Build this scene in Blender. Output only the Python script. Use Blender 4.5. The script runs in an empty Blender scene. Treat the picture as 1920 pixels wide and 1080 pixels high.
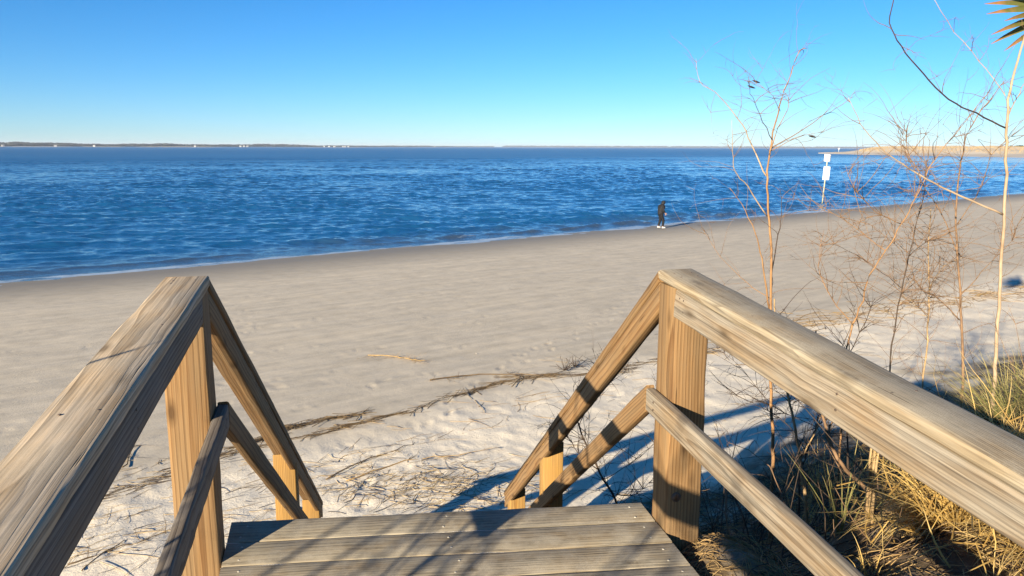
import bpy, bmesh, math, random
import numpy as np
from mathutils import Vector, Matrix

rng = random.Random(11)
nrg = np.random.default_rng(5)
sc = bpy.context.scene
C = sc.collection
R = math.radians

# ------------------------------------------------------------------ camera
CAM = Vector((0.0, 0.0, 1.448)); PITCH = 10.215; ROLL = 0.194; FPX = 1469.0
_t, _r = R(PITCH), R(ROLL)
FWD = Vector((0, math.cos(_t), -math.sin(_t)))
_up = Vector((0, math.sin(_t), math.cos(_t))); _rt = Vector((1, 0, 0))
RT = _rt * math.cos(_r) + _up * math.sin(_r)
UP = -_rt * math.sin(_r) + _up * math.cos(_r)
cd = bpy.data.cameras.new('camera'); cam = bpy.data.objects.new('camera', cd); C.objects.link(cam)
cd.sensor_width = 36; cd.lens = FPX / 1920 * 36; cd.clip_start = 0.05; cd.clip_end = 60000
cam.matrix_world = Matrix(((RT.x, UP.x, -FWD.x, CAM.x), (RT.y, UP.y, -FWD.y, CAM.y), (RT.z, UP.z, -FWD.z, CAM.z), (0, 0, 0, 1)))
sc.camera = cam
def ray(px, py):
    return (FWD + RT * ((px - 960) / FPX) - UP * ((py - 540) / FPX))
def P(px, py, d):                       # the point seen at a photo pixel, d metres ahead
    v = ray(px, py); return CAM + v * (d / v.y)

# ------------------------------------------------------------------ sky, sun, exposure
SUN_EL, SUN_AZ = 16.2, 33.0             # shadows fall towards azimuth 33 deg right of straight ahead
w = bpy.data.worlds.new('World'); sc.world = w; w.use_nodes = True
nt = w.node_tree; nt.nodes.clear()
sky = nt.nodes.new('ShaderNodeTexSky'); sky.sky_type = 'NISHITA'; sky.sun_disc = False
sky.sun_elevation = R(SUN_EL); sky.sun_rotation = R(180 + SUN_AZ)
sky.altitude = 0; sky.air_density = 0.8; sky.dust_density = 0.0; sky.ozone_density = 6.5
hs = nt.nodes.new('ShaderNodeHueSaturation'); hs.inputs['Hue'].default_value = .4975; hs.inputs['Saturation'].default_value = 1.12
bg = nt.nodes.new('ShaderNodeBackground'); bg.inputs['Strength'].default_value = 0.067
wo = nt.nodes.new('ShaderNodeOutputWorld')
nt.links.new(sky.outputs[0], hs.inputs['Color']); nt.links.new(hs.outputs[0], bg.inputs['Color']); nt.links.new(bg.outputs[0], wo.inputs[0])
sd = bpy.data.lights.new('sun', 'SUN'); sd.energy = 5.0; sd.angle = R(0.55); sd.color = (1.0, 0.875, 0.68)
sun = bpy.data.objects.new('sun', sd); C.objects.link(sun)
TO_SUN = Vector((-math.sin(R(SUN_AZ)) * math.cos(R(SUN_EL)), -math.cos(R(SUN_AZ)) * math.cos(R(SUN_EL)), math.sin(R(SUN_EL))))
sun.rotation_euler = TO_SUN.to_track_quat('Z', 'Y').to_euler(); sun.location = TO_SUN * 60
vs = sc.view_settings; vs.view_transform = 'Standard'; vs.look = 'None'; vs.gamma = 1; vs.exposure = 1.28
try: vs.use_curve_mapping = False
except Exception: pass
sc.cycles.max_bounces = 6

# ------------------------------------------------------------------ helpers
def link(o, parent=None):
    C.objects.link(o)
    if parent is not None: o.parent = parent
    return o
def tag(o, label=None, cat=None, group=None, kind=None):
    if label: o['label'] = label
    if cat: o['category'] = cat
    if group: o['group'] = group
    if kind: o['kind'] = kind
    return o
def empty(name, loc=(0, 0, 0), rz=0, label=None, cat=None, group=None):
    o = bpy.data.objects.new(name, None); o.location = loc; o.rotation_euler = (0, 0, rz); o.empty_display_size = .1
    C.objects.link(o); return tag(o, label, cat, group)
def mobj(name, verts, faces, mat, parent=None, smooth=True, loc=None):
    me = bpy.data.meshes.new(name); me.from_pydata(verts, [], faces)
    if smooth: me.polygons.foreach_set('use_smooth', [True] * len(me.polygons))
    me.materials.append(mat); me.update()
    o = bpy.data.objects.new(name, me)
    if loc is not None: o.location = loc
    return link(o, parent)
class MB:                                # collects shapes, in the frame of `origin`, and links them as one mesh object
    def __init__(s, origin=(0, 0, 0)): s.v = []; s.f = []; s.o = Vector(origin); s.tips = []
    def tube(s, pts, rad, n=6, cap=True):
        pts = [Vector(p) - s.o for p in pts]; b = len(s.v)
        for i, p in enumerate(pts):
            d = (pts[min(i + 1, len(pts) - 1)] - pts[max(i - 1, 0)])
            if d.length < 1e-9: d = Vector((0, 0, 1))
            d.normalize()
            a = d.orthogonal() if abs(d.z) > .95 else d.cross(Vector((0, 0, 1)))
            a.normalize(); c = d.cross(a); r = rad[i] if hasattr(rad, '__len__') else rad
            for k in range(n):
                t = 2 * math.pi * k / n; s.v.append(tuple(p + a * (r * math.cos(t)) + c * (r * math.sin(t))))
        for i in range(len(pts) - 1):
            for k in range(n):
                k2 = (k + 1) % n; s.f.append((b + i * n + k, b + i * n + k2, b + (i + 1) * n + k2, b + (i + 1) * n + k))
        if cap:
            s.f.append(tuple(b + k for k in range(n))[::-1]); e = b + (len(pts) - 1) * n; s.f.append(tuple(e + k for k in range(n)))
    def box(s, c, size, rz=0, rx=0):
        b = len(s.v); m = Matrix.Rotation(rz, 3, 'Z') @ Matrix.Rotation(rx, 3, 'X')
        for i in range(8):
            q = Vector(((i & 1) - .5, ((i >> 1) & 1) - .5, (i >> 2) - .5)); q = Vector((q.x * size[0], q.y * size[1], q.z * size[2]))
            s.v.append(tuple(m @ q + Vector(c) - s.o))
        for f in ((0, 2, 3, 1), (4, 5, 7, 6), (0, 1, 5, 4), (2, 6, 7, 3), (0, 4, 6, 2), (1, 3, 7, 5)): s.f.append(tuple(b + k for k in f))
    def blade(s, pts, w, side):          # a strip with a folded midrib, tapering to a point
        b = len(s.v); n = len(pts)
        for i, p in enumerate(pts):
            p = Vector(p) - s.o; k = w[i] if hasattr(w, '__len__') else w * (1 - (i / (n - 1)) ** 1.6)
            d = Vector(pts[min(i + 1, n - 1)]) - Vector(pts[max(i - 1, 0)]); sd_ = Vector(side) - d.normalized() * Vector(side).dot(d.normalized()); sd_.normalize()
            u = d.cross(sd_).normalized()
            s.v += [tuple(p - sd_ * k), tuple(p + u * k * .45), tuple(p + sd_ * k)]
            s.tips += [i / (n - 1)] * 3
        for i in range(n - 1):
            for k in range(2): s.f.append((b + 3 * i + k, b + 3 * i + k + 1, b + 3 * i + 4 + k, b + 3 * i + 3 + k))
    def build(s, name, mat, parent=None, smooth=True):
        o = mobj(name, s.v, s.f, mat, parent, smooth)
        if parent is None: o.location = s.o
        if s.tips and len(s.tips) == len(s.v):
            a = o.data.attributes.new('tip', 'FLOAT', 'POINT'); a.data.foreach_set('value', s.tips)
        return o

# numpy value noise
def _h(ix, iy, seed):
    n = (ix.astype(np.int64) * 374761393 + iy.astype(np.int64) * 668265263 + seed * 144269504) & 0x7fffffff
    n = ((n ^ (n >> 13)) * 1274126177) & 0x7fffffff
    return ((n ^ (n >> 16)) & 0xffff) / 65535.0 * 2 - 1
def vn(x, y, seed=0):
    x = np.asarray(x, float); y = np.asarray(y, float)
    ix = np.floor(x); iy = np.floor(y); fx = x - ix; fy = y - iy
    fx = fx ** 3 * (fx * (fx * 6 - 15) + 10); fy = fy ** 3 * (fy * (fy * 6 - 15) + 10)
    a = _h(ix, iy, seed); b = _h(ix + 1, iy, seed); c = _h(ix, iy + 1, seed); d = _h(ix + 1, iy + 1, seed)
    return (a + (b - a) * fx) * (1 - fy) + (c + (d - c) * fx) * fy
def fbm(x, y, o=4, seed=0):
    r = 0; a = 1.0
    for k in range(o):
        r = r + a * vn(x * 2 ** k + 17.3 * k, y * 2 ** k - 9.1 * k, seed + k); a *= .5
    return r
def sstep(a, b, x):
    t = np.clip((x - a) / (b - a), 0, 1); return t * t * (3 - 2 * t)

# ------------------------------------------------------------------ materials
def mat(name):
    m = bpy.data.materials.new(name); m.use_nodes = True
    return m, m.node_tree, m.node_tree.nodes['Principled BSDF']
def N(t, typ, **kw):
    n = t.nodes.new(typ)
    for k, v in kw.items():
        if k in n.inputs: n.inputs[k].default_value = v
        else: setattr(n, k, v)
    return n
def L(t, a, b): t.links.new(a, b)
def ramp(t, src, stops):
    n = t.nodes.new('ShaderNodeValToRGB'); e = n.color_ramp.elements
    while len(e) < len(stops): e.new(.5)
    for i, (p, c) in enumerate(stops):
        e[i].position = p; e[i].color = (c if len(c) == 4 else (*c, 1)) if hasattr(c, '__len__') else (c, c, c, 1)
    L(t, src, n.inputs[0]); return n
def mix(t, f, a, b, blend='MIX'):
    n = t.nodes.new('ShaderNodeMix'); n.data_type = 'RGBA'; n.blend_type = blend
    for s, v in ((0, f), (6, a), (7, b)):
        if hasattr(v, 'links'): L(t, v, n.inputs[s])
        elif s and hasattr(v, '__len__'): n.inputs[s].default_value = (*v, 1) if len(v) == 3 else v
        else: n.inputs[s].default_value = v
    return n.outputs[2]
def math_(t, op, a, b=0.0, clamp=False):
    n = t.nodes.new('ShaderNodeMath'); n.operation = op; n.use_clamp = clamp
    for i, v in enumerate((a, b)):
        if hasattr(v, 'links'): L(t, v, n.inputs[i])
        else: n.inputs[i].default_value = v
    return n.outputs[0]
def vmath(t, op, a, b):
    n = t.nodes.new('ShaderNodeVectorMath'); n.operation = op
    for i, v in enumerate((a, b)):
        if hasattr(v, 'links'): L(t, v, n.inputs[i])
        else: n.inputs[i].default_value = v
    return n
def rnd_offset(t, vec, k=13.0):
    oi = t.nodes.new('ShaderNodeObjectInfo'); cx = t.nodes.new('ShaderNodeCombineXYZ')
    L(t, math_(t, 'MULTIPLY', oi.outputs['Random'], k * 7), cx.inputs[0])
    L(t, math_(t, 'MULTIPLY', math_(t, 'SUBTRACT', oi.outputs['Random'], .5), .5), cx.inputs[1]); L(t, math_(t, 'MULTIPLY', math_(t, 'FRACT', math_(t, 'MULTIPLY', oi.outputs['Random'], 7.3)), .12), cx.inputs[2])
    return vmath(t, 'ADD', vec, cx.outputs[0]).outputs[0], oi

def wood(name, early, late, grey, greyness=.5, ring=26.0, streak=.5, sandy=0.0, rough=.85, bumps=.5):
    m, t, b = mat(name)
    tc = t.nodes.new('ShaderNodeTexCoord')
    v, oi = rnd_offset(t, tc.outputs['Object'])
    warp = N(t, 'ShaderNodeTexNoise', Scale=1.0, Detail=2.0)
    L(t, vmath(t, 'MULTIPLY', v, (1.1, 3.0, 3.0)).outputs[0], warp.inputs['Vector'])
    v2 = vmath(t, 'ADD', vmath(t, 'MULTIPLY', v, (.05, 1, 1)).outputs[0], vmath(t, 'MULTIPLY', vmath(t, 'SUBTRACT', warp.outputs['Color'], (.5, .5, .5)).outputs[0], (0, .04, .04)).outputs[0]).outputs[0]
    wv = N(t, 'ShaderNodeTexWave', wave_type='RINGS', rings_direction='X', wave_profile='SAW', Scale=ring, Distortion=1.2, Detail=2.0)
    wv.inputs['Detail Scale'].default_value = 1.5
    L(t, v2, wv.inputs['Vector'])
    st = N(t, 'ShaderNodeTexNoise', Scale=1.0, Detail=4.0, Roughness=.65)
    L(t, vmath(t, 'MULTIPLY', v, (2.6, 170, 170)).outputs[0], st.inputs['Vector'])
    big = N(t, 'ShaderNodeTexNoise', Scale=1.0, Detail=4.0, Roughness=.6)
    L(t, vmath(t, 'MULTIPLY', v, (3.2, 17, 17)).outputs[0], big.inputs['Vector'])
    g = ramp(t, wv.outputs['Fac'], [(0, 0.0), (.55, .25), (.93, 1.0), (1, .1)])
    col = mix(t, g.outputs[0], early, late)
    # weathering
    gf = ramp(t, big.outputs['Fac'], [(.36, max(0, greyness - .5)), (.62, min(1, greyness + .4))])
    col = mix(t, gf.outputs[0], col, mix(t, math_(t, 'MULTIPLY', g.outputs[0], .75), grey, tuple(x * .5 for x in grey)))
    sf = ramp(t, st.outputs['Fac'], [(.36, .3), (.6, 1.0)])
    col = mix(t, streak, col, sf.outputs[0], 'MULTIPLY')
    # checks (fine dark cracks along the grain)
    ck = N(t, 'ShaderNodeTexNoise', Scale=1.0, Detail=2.0)
    L(t, vmath(t, 'MULTIPLY', v, (1.6, 62, 62)).outputs[0], ck.inputs['Vector'])
    cf = ramp(t, ck.outputs['Fac'], [(.25, 1.0), (.28, 0.0)])
    col = mix(t, math_(t, 'MULTIPLY', cf.outputs[0], .8), col, tuple(x * .22 for x in late))
    # knots
    vo = N(t, 'ShaderNodeTexVoronoi', Scale=1.0); L(t, vmath(t, 'MULTIPLY', v, (2.6, 7.0, 7.0)).outputs[0], vo.inputs['Vector'])
    kf = ramp(t, vo.outputs['Distance'], [(.05, 1.0), (.085, .55), (.16, 0.0)])
    col = mix(t, math_(t, 'MULTIPLY', kf.outputs[0], .75), col, tuple(x * .33 for x in late))
    if sandy > 0:                        # grains of sand lying on upward faces
        geo = t.nodes.new('ShaderNodeNewGeometry'); sx = t.nodes.new('ShaderNodeSeparateXYZ'); L(t, geo.outputs['Normal'], sx.inputs[0])
        upf = ramp(t, sx.outputs[2], [(.75, 0.0), (.95, 1.0)])
        sn = N(t, 'ShaderNodeTexNoise', Scale=9.0, Detail=6.0, Roughness=.7); L(t, v, sn.inputs['Vector'])
        snf = ramp(t, sn.outputs['Fac'], [(.42, 0.0), (.62, 1.0)])
        fi = N(t, 'ShaderNodeTexNoise', Scale=420.0, Detail=2.0); L(t, v, fi.inputs['Vector'])
        sc_ = ramp(t, fi.outputs['Fac'], [(.3, (.24, .205, .145)), (.7, (.42, .365, .275))])
        col = mix(t, math_(t, 'MULTIPLY', math_(t, 'MULTIPLY', upf.outputs[0], snf.outputs[0]), sandy), col, sc_.outputs[0])
    # per piece value
    hv = N(t, 'ShaderNodeHueSaturation'); L(t, math_(t, 'ADD', math_(t, 'MULTIPLY', oi.outputs['Random'], .22), .89), hv.inputs['Value']); L(t, col, hv.inputs['Color'])
    L(t, hv.outputs[0], b.inputs['Base Color']); b.inputs['Roughness'].default_value = rough; b.inputs['Specular IOR Level'].default_value = .25
    hgt = math_(t, 'SUBTRACT', math_(t, 'ADD', math_(t, 'MULTIPLY', st.outputs['Fac'], .8), math_(t, 'MULTIPLY', g.outputs[0], .35)), math_(t, 'MULTIPLY', cf.outputs[0], 1.2))
    bp = N(t, 'ShaderNodeBump', Strength=bumps, Distance=.0025); L(t, hgt, bp.inputs['Height']); L(t, bp.outputs[0], b.inputs['Normal'])
    return m

M = {}
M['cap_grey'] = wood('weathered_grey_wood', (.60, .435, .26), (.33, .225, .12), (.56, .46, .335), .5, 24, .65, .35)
M['cap_tan'] = wood('weathered_tan_wood', (.34, .265, .165), (.21, .145, .08), (.37, .32, .235), .55, 46, .6, .7)
M['gold'] = wood('golden_treated_pine', (.31, .18, .074), (.165, .08, .028), (.27, .18, .092), .2, 24, .4, 0)
M['gold_new'] = wood('new_yellow_pine', (.42, .245, .07), (.28, .135, .032), (.36, .22, .085), .15, 30, .4, 0)
M['rail'] = wood('faded_rail_wood', (.29, .21, .125), (.165, .105, .053), (.32, .275, .21), .55, 30, .7, .15)
M['rail_shaded'] = wood('old_rail_wood_shaded', (.235, .18, .12), (.13, .09, .055), (.24, .205, .165), .6, 22, .55, 0)  # aged grey rail wood, darkened to paint in the left rail's shade
M['deck'] = wood('deck_plank_wood', (.33, .26, .165), (.19, .14, .082), (.35, .30, .215), .6, 22, .6, .8)

def plain(name, col, var=.25, scale=30, rough=.8, spec=.3, col2=None):
    m, t, b = mat(name); tc = t.nodes.new('ShaderNodeTexCoord')
    n = N(t, 'ShaderNodeTexNoise', Scale=scale, Detail=3.0); L(t, tc.outputs['Object'], n.inputs['Vector'])
    c2 = col2 or tuple(x * (1 - var) for x in col); c1 = tuple(min(1, x * (1 + var * .5)) for x in col) if not col2 else col
    r = ramp(t, n.outputs['Fac'], [(.3, c2), (.7, c1)]); L(t, r.outputs[0], b.inputs['Base Color'])
    b.inputs['Roughness'].default_value = rough; b.inputs['Specular IOR Level'].default_value = spec
    return m
M['twig_red'] = plain('reddish_twig_bark', (.27, .165, .09), .5, 25, col2=(.15, .09, .05))
M['twig_gold'] = plain('tan_twig_bark', (.38, .255, .125), .4, 14)
M['twig_pale'] = plain('pale_stem_bark', (.44, .335, .22), .35, 9, col2=(.27, .175, .10))
M['twig_orange'] = plain('orange_twig_bark', (.36, .20, .085), .4, 9, col2=(.22, .12, .055))
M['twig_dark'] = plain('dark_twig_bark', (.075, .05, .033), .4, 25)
M['pod'] = plain('dark_seed_pod', (.03, .022, .016), .4, 60)
M['straw'] = plain('dry_straw', (.44, .30, .13), .5, 6, col2=(.26, .16, .065))
M['straw_pale'] = plain('bleached_straw', (.58, .45, .26), .5, 6, col2=(.36, .25, .12))
M['wrack'] = plain('dark_reed_wrack', (.22, .15, .075), .5, 3, col2=(.085, .055, .028))
M['nail'] = plain('rusty_nail', (.10, .07, .05), .4, 90, .6, .4)
M['metal'] = plain('galvanised_screw', (.42, .38, .3), .3, 90, .5, .5)

def grass_mat(name, base, mid, tip, st=(.45, .9), nz=.9):
    m, t, b = mat(name); a = N(t, 'ShaderNodeAttribute', attribute_name='tip')
    n = t.nodes.new('ShaderNodeTexNoise'); n.inputs['Scale'].default_value = 14; tc = t.nodes.new('ShaderNodeTexCoord'); L(t, tc.outputs['Object'], n.inputs['Vector'])
    f = math_(t, 'ADD', a.outputs['Fac'], math_(t, 'MULTIPLY', math_(t, 'SUBTRACT', n.outputs['Fac'], .5), nz), True)
    r = ramp(t, f, [(0, base), (st[0], mid), (st[1], tip)]); L(t, r.outputs[0], b.inputs['Base Color'])
    b.inputs['Roughness'].default_value = .6; b.inputs['Specular IOR Level'].default_value = .3
    tr = t.nodes.new('ShaderNodeBsdfTranslucent'); L(t, r.outputs[0], tr.inputs[0])
    ms = t.nodes.new('ShaderNodeMixShader'); ms.inputs[0].default_value = .25
    o = t.nodes['Material Output']; L(t, b.outputs[0], ms.inputs[1]); L(t, tr.outputs[0], ms.inputs[2]); L(t, ms.outputs[0], o.inputs[0])
    return m
M['grass_gold'] = grass_mat('golden_dry_grass', (.33, .20, .055), (.52, .34, .10), (.58, .42, .17))
M['grass_green'] = grass_mat('green_dune_grass', (.13, .12, .035), (.19, .185, .06), (.46, .36, .14))
M['palm'] = grass_mat('palm_leaf', (.05, .075, .018), (.12, .12, .03), (.40, .17, .065), (.66, .98), .5)

# sand
NX, NY = -0.62, 0.7846                   # unit vector pointing out to sea; s = metres towards the sea
WATER_S, WATER_Z = 34.0, -3.55
def sand_mat():
    m, t, b = mat('beach_sand')
    geo = t.nodes.new('ShaderNodeNewGeometry'); pos = geo.outputs['Position']
    sdot = vmath(t, 'DOT_PRODUCT', pos, (NX, NY, 0)).outputs['Value']
    ldot = vmath(t, 'DOT_PRODUCT', pos, (NY, -NX, 0)).outputs['Value']
    cx = t.nodes.new('ShaderNodeCombineXYZ'); L(t, ldot, cx.inputs[0]); L(t, sdot, cx.inputs[1]); sl = cx.outputs[0]
    n1 = N(t, 'ShaderNodeTexNoise', Scale=.35, Detail=6.0, Roughness=.6); L(t, pos, n1.inputs['Vector'])
    n2 = N(t, 'ShaderNodeTexNoise', Scale=6.0, Detail=6.0, Roughness=.65); L(t, pos, n2.inputs['Vector'])
    n3 = N(t, 'ShaderNodeTexNoise', Scale=1.0, Detail=5.0, Roughness=.6); L(t, vmath(t, 'MULTIPLY', sl, (.5, 3.2, 1)).outputs[0], n3.inputs['Vector'])
    fine = N(t, 'ShaderNodeTexNoise', Scale=130.0, Detail=3.0, Roughness=.7); L(t, pos, fine.inputs['Vector'])
    # dry pale sand inside the wrack line, greyer packed sand outside it, wet sand at the edge
    edge = math_(t, 'ADD', sdot, math_(t, 'MULTIPLY', math_(t, 'SUBTRACT', n1.outputs['Fac'], .5), 2.2))
    zone = math_(t, 'DIVIDE', math_(t, 'SUBTRACT', edge, 8.9), 1.3, True)
    dry = mix(t, n2.outputs['Fac'], (.72, .62, .465), (.88, .785, .62))
    hard = mix(t, ramp(t, n3.outputs['Fac'], [(.35, 0.0), (.7, 1.0)]).outputs[0], (.525, .452, .338), (.64, .55, .412))
    sm = N(t, 'ShaderNodeTexNoise', Scale=1.7, Detail=7.0, Roughness=.7); L(t, pos, sm.inputs['Vector'])
    hard = mix(t, .55, hard, ramp(t, sm.outputs['Fac'], [(.32, .72), (.55, 1.0)]).outputs[0], 'MULTIPLY')
    col = mix(t, zone, dry, hard)
    wet = math_(t, 'DIVIDE', math_(t, 'SUBTRACT', math_(t, 'ADD', sdot, math_(t, 'MULTIPLY', n3.outputs['Fac'], 1.6)), WATER_S - 6.6), 6.0, True)
    col = mix(t, wet, col, (.25, .215, .16))
    # brown plant litter on the dune
    lit = math_(t, 'ADD', sdot, math_(t, 'MULTIPLY', math_(t, 'SUBTRACT', n2.outputs['Fac'], .5), 2.5))
    ln = t.nodes.new('ShaderNodeAttribute'); ln.attribute_name = 'litter'
    lf = math_(t, 'MULTIPLY', ln.outputs['Fac'], ramp(t, n2.outputs['Fac'], [(.30, .6), (.5, 1.0)]).outputs[0])
    col = mix(t, lf, col, mix(t, fine.outputs['Fac'], (.045, .03, .016), (.19, .13, .065)))
    sp = ramp(t, fine.outputs['Fac'], [(.3, .78), (.6, 1.0)]); col = mix(t, .8, col, sp.outputs[0], 'MULTIPLY')
    L(t, col, b.inputs['Base Color'])
    L(t, ramp(t, wet, [(0, .95), (1, .6)]).outputs[0], b.inputs['Roughness']); b.inputs['Specular IOR Level'].default_value = .3
    b1 = N(t, 'ShaderNodeTexNoise', Scale=24.0, Detail=6.0, Roughness=.68); L(t, pos, b1.inputs['Vector'])
    amp = math_(t, 'SUBTRACT', 1.0, math_(t, 'MULTIPLY', zone, .55))
    h = math_(t, 'ADD', math_(t, 'MULTIPLY', math_(t, 'MULTIPLY', b1.outputs['Fac'], .0135), amp), math_(t, 'MULTIPLY', n3.outputs['Fac'], .007))
    h = math_(t, 'ADD', h, math_(t, 'MULTIPLY', fine.outputs['Fac'], .0025))
    h = math_(t, 'MULTIPLY', h, math_(t, 'SUBTRACT', 1.0, math_(t, 'MULTIPLY', wet, .85)))
    bp = N(t, 'ShaderNodeBump', Strength=.8, Distance=1.0); L(t, h, bp.inputs['Height']); L(t, bp.outputs[0], b.inputs['Normal'])
    return m
M['sand'] = sand_mat()

# ------------------------------------------------------------------ the walkway's frame
PSI_L, PSI_R, AL_L, AL_R = 12.3, 15.1, 4.0, 5.5
PSI_S, SIG, BETA = 9.2, 34.4, 6.45
def dirs(psi, al):
    a, b = R(psi), R(al); return Vector((-math.sin(a) * math.cos(b), math.cos(a) * math.cos(b), math.sin(b)))
PL = Vector((-1.063, 2.705, 1.0)); PR = Vector((.5595, 2.9374, .99))
WL, WR = dirs(PSI_L, AL_L), dirs(PSI_R, AL_R)
RL = Vector((math.cos(R(PSI_L)), math.sin(R(PSI_L)), 0)); RR = Vector((math.cos(R(PSI_R)), math.sin(R(PSI_R)), 0))
ST = dirs(PSI_S, -SIG); STH = dirs(PSI_S, 0); RS = Vector((math.cos(R(PSI_S)), math.sin(R(PSI_S)), 0))
BD = Vector((math.cos(R(BETA)), math.sin(R(BETA)), 0)); BN = Vector((-math.sin(R(BETA)), math.cos(R(BETA)), 0))
Z = Vector((0, 0, 1))
DECK_T = math.tan(R(5.2)); D0 = Vector((.5595, 2.9374, 0))
def deck_z(x, y): return ((x - D0.x) * BN.x + (y - D0.y) * BN.y) * DECK_T

# ------------------------------------------------------------------ ground
FOOT = []
for i in range(620):
    l_ = nrg.uniform(-14, 26); s_ = nrg.uniform(4.8, 10.4) if i < 300 else nrg.uniform(10, 24)
    FOOT.append((l_ * NY + s_ * NX, -l_ * NX + s_ * NY, nrg.uniform(0, math.pi), nrg.uniform(.09, .17), nrg.uniform(.05, .08), nrg.uniform(.004, .013) if i < 300 else nrg.uniform(.006, .014)))
for (ax_, ay_), (bx_, by_), n_ in (((-1.6, 8.0), (4.2, 26.0), 34), ((-3.5, 9.5), (-9.5, 25.0), 30), ((-1.0, 9.0), (14.0, 22.0), 34)):
    for k in range(n_):
        t = k / n_; dx, dy = bx_ - ax_, by_ - ay_; ln = math.hypot(dx, dy); o_ = (.13 if k % 2 else -.13) + nrg.normal(0, .05); wv_ = .5 * math.sin(t * 7)
        FOOT.append((ax_ + dx * t - dy / ln * (o_ + wv_), ay_ + dy * t + dx / ln * (o_ + wv_), math.atan2(dy, dx) + nrg.normal(0, .15), .13, .05, nrg.uniform(.012, .022)))
def ground(x, y, detail=True):
    x = np.asarray(x, float); y = np.asarray(y, float)
    s = x * NX + y * NY; l = x * NY - y * NX
    sw = s + .45 * vn(l * .35, s * .2, 3) * sstep(12, 4, s)
    z = np.interp(sw, [-400, -60, -6, 1.5, 1.95, 2.6, 3.5, 4.6, 5.6, 7.0, 10, 34, 60, 400, 800], [3, 1.6, -.5, -.06, -.42, -1.10, -1.55, -2.05, -2.32, -2.43, -2.53, -3.55, -4.8, -14, -20])
    dune = sstep(5.2, 2.5, s)
    z = z + dune * .09 * fbm(x * 1.1, y * 1.1, 3, 21)
    # the sand under and beside the walkway
    dz = ((x - D0.x) * BN.x + (y - D0.y) * BN.y) * DECK_T
    along = (x - D0.x) * (-math.sin(R(13.7))) + (y - D0.y) * math.cos(R(13.7)); acr = (x - D0.x) * math.cos(R(13.7)) + (y - D0.y) * math.sin(R(13.7))
    under = (acr > -2.0) & (acr < .02) & (along < .25)
    z = np.where(under, np.minimum(z, dz - .19), z)
    z = np.where((acr > .015), np.maximum(z, dz - .015 - 2.2 * (acr - .2) ** 2 - .9 * (along + .35) ** 2), z)
    # sand under the stairs stays below the stringers
    sa = (x + .25) * (-math.sin(R(PSI_S))) + (y - 2.82) * math.cos(R(PSI_S)); sx = (x + .25) * math.cos(R(PSI_S)) + (y - 2.82) * math.sin(R(PSI_S))
    st = (np.abs(sx) < 1.25) & (sa > 0) & (sa < 4.2)
    z = np.where(st, np.minimum(z, np.maximum(-.35 - sa * .684, -2.52)), z)
    if detail:
        dry = sstep(11, 8.6, s)
        z = z + dry * sstep(3, 5, s) * (.016 * fbm(x * 1.4, y * 1.4, 4, 5) + .006 * fbm(x * 6, y * 6, 2, 9))
        hard = sstep(8.6, 11, s) * sstep(34, 29, s)
        z = z + hard * (.012 * fbm(l * .25, s * .9, 4, 31) + .004 * fbm(l * 2.2, s * 4.5, 3, 37))
        for fx, fy, a, ra, rb, dp in FOOT:
            near = (np.abs(x - fx) < .45) & (np.abs(y - fy) < .45)
            if not near.any(): continue
            dx = x[near] - fx; dy = y[near] - fy; u = (dx * math.cos(a) + dy * math.sin(a)) / ra; v = (-dx * math.sin(a) + dy * math.cos(a)) / rb
            q = u * u + v * v; z[near] += dp * (-np.exp(-q * 1.2) + .45 * np.exp(-((np.sqrt(q) - 1.5) / .45) ** 2))
    return z
def gz(x, y): return float(ground(np.array([x]), np.array([y]), False)[0])
def hit(px, py):                         # where the line of sight through a photo pixel meets the sand
    v = ray(px, py); d = np.geomspace(2.0, 120, 1600); xs = CAM.x + v.x / v.y * d; ys = d; zs = CAM.z + v.z / v.y * d
    g = ground(xs, ys, False); k = np.argmax(zs < g); return Vector((xs[k], ys[k], float(g[k])))

def polar(a0, a1, na, r0, r1, nr, back=0):
    ang = np.radians(np.linspace(a0, a1, na))
    if back: ang = np.concatenate([ang, np.radians(np.linspace(a1, a0 + 360, back + 2)[1:-1])])
    rad = np.geomspace(r0, r1, nr)
    A, Rr = np.meshgrid(ang, rad); n = len(ang)
    i = np.arange(nr - 1)[:, None] * n; k = np.arange(n if back else n - 1)[None, :]; k2 = (k + 1) % n
    f = np.stack([i + k, i + k2, i + n + k2, i + n + k], -1).reshape(-1, 4)[:, ::-1]
    return Rr.ravel() * np.sin(A.ravel()), Rr.ravel() * np.cos(A.ravel()), f, n
def npmesh(name, x, y, z, f, m, centre=None):
    me = bpy.data.meshes.new(name); v = np.stack([x, y, z], -1)
    me.vertices.add(len(v)); me.vertices.foreach_set('co', v.ravel().astype(np.float32))
    me.loops.add(f.size); me.loops.foreach_set('vertex_index', f.ravel().astype(np.int32))
    me.polygons.add(len(f)); me.polygons.foreach_set('loop_start', (np.arange(len(f)) * 4).astype(np.int32))
    me.polygons.foreach_set('use_smooth', np.ones(len(f), bool)); me.update(calc_edges=True); me.validate()
    me.materials.append(m); return link(bpy.data.objects.new(name, me))
x, y, f, n = polar(-42, 50, 560, 1.6, 130, 640, back=60)
z = ground(x, y)
gr = tag(npmesh('sand_ground', x, y, z, f, M['sand']), kind='structure')
s = x * NX + y * NY; l = x * NY - y * NX
lit = sstep(6.0, 4.3, s + .8 * fbm(x * 1.3, y * 1.3, 3, 77) + np.where(x < .2, 2.0, 0)) * sstep(-.1, .25, (x - .6) + (y - 2.9) * .26 + .25)
at = gr.data.attributes.new('litter', 'FLOAT', 'POINT'); at.data.foreach_set('value', lit.astype(np.float32))

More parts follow.
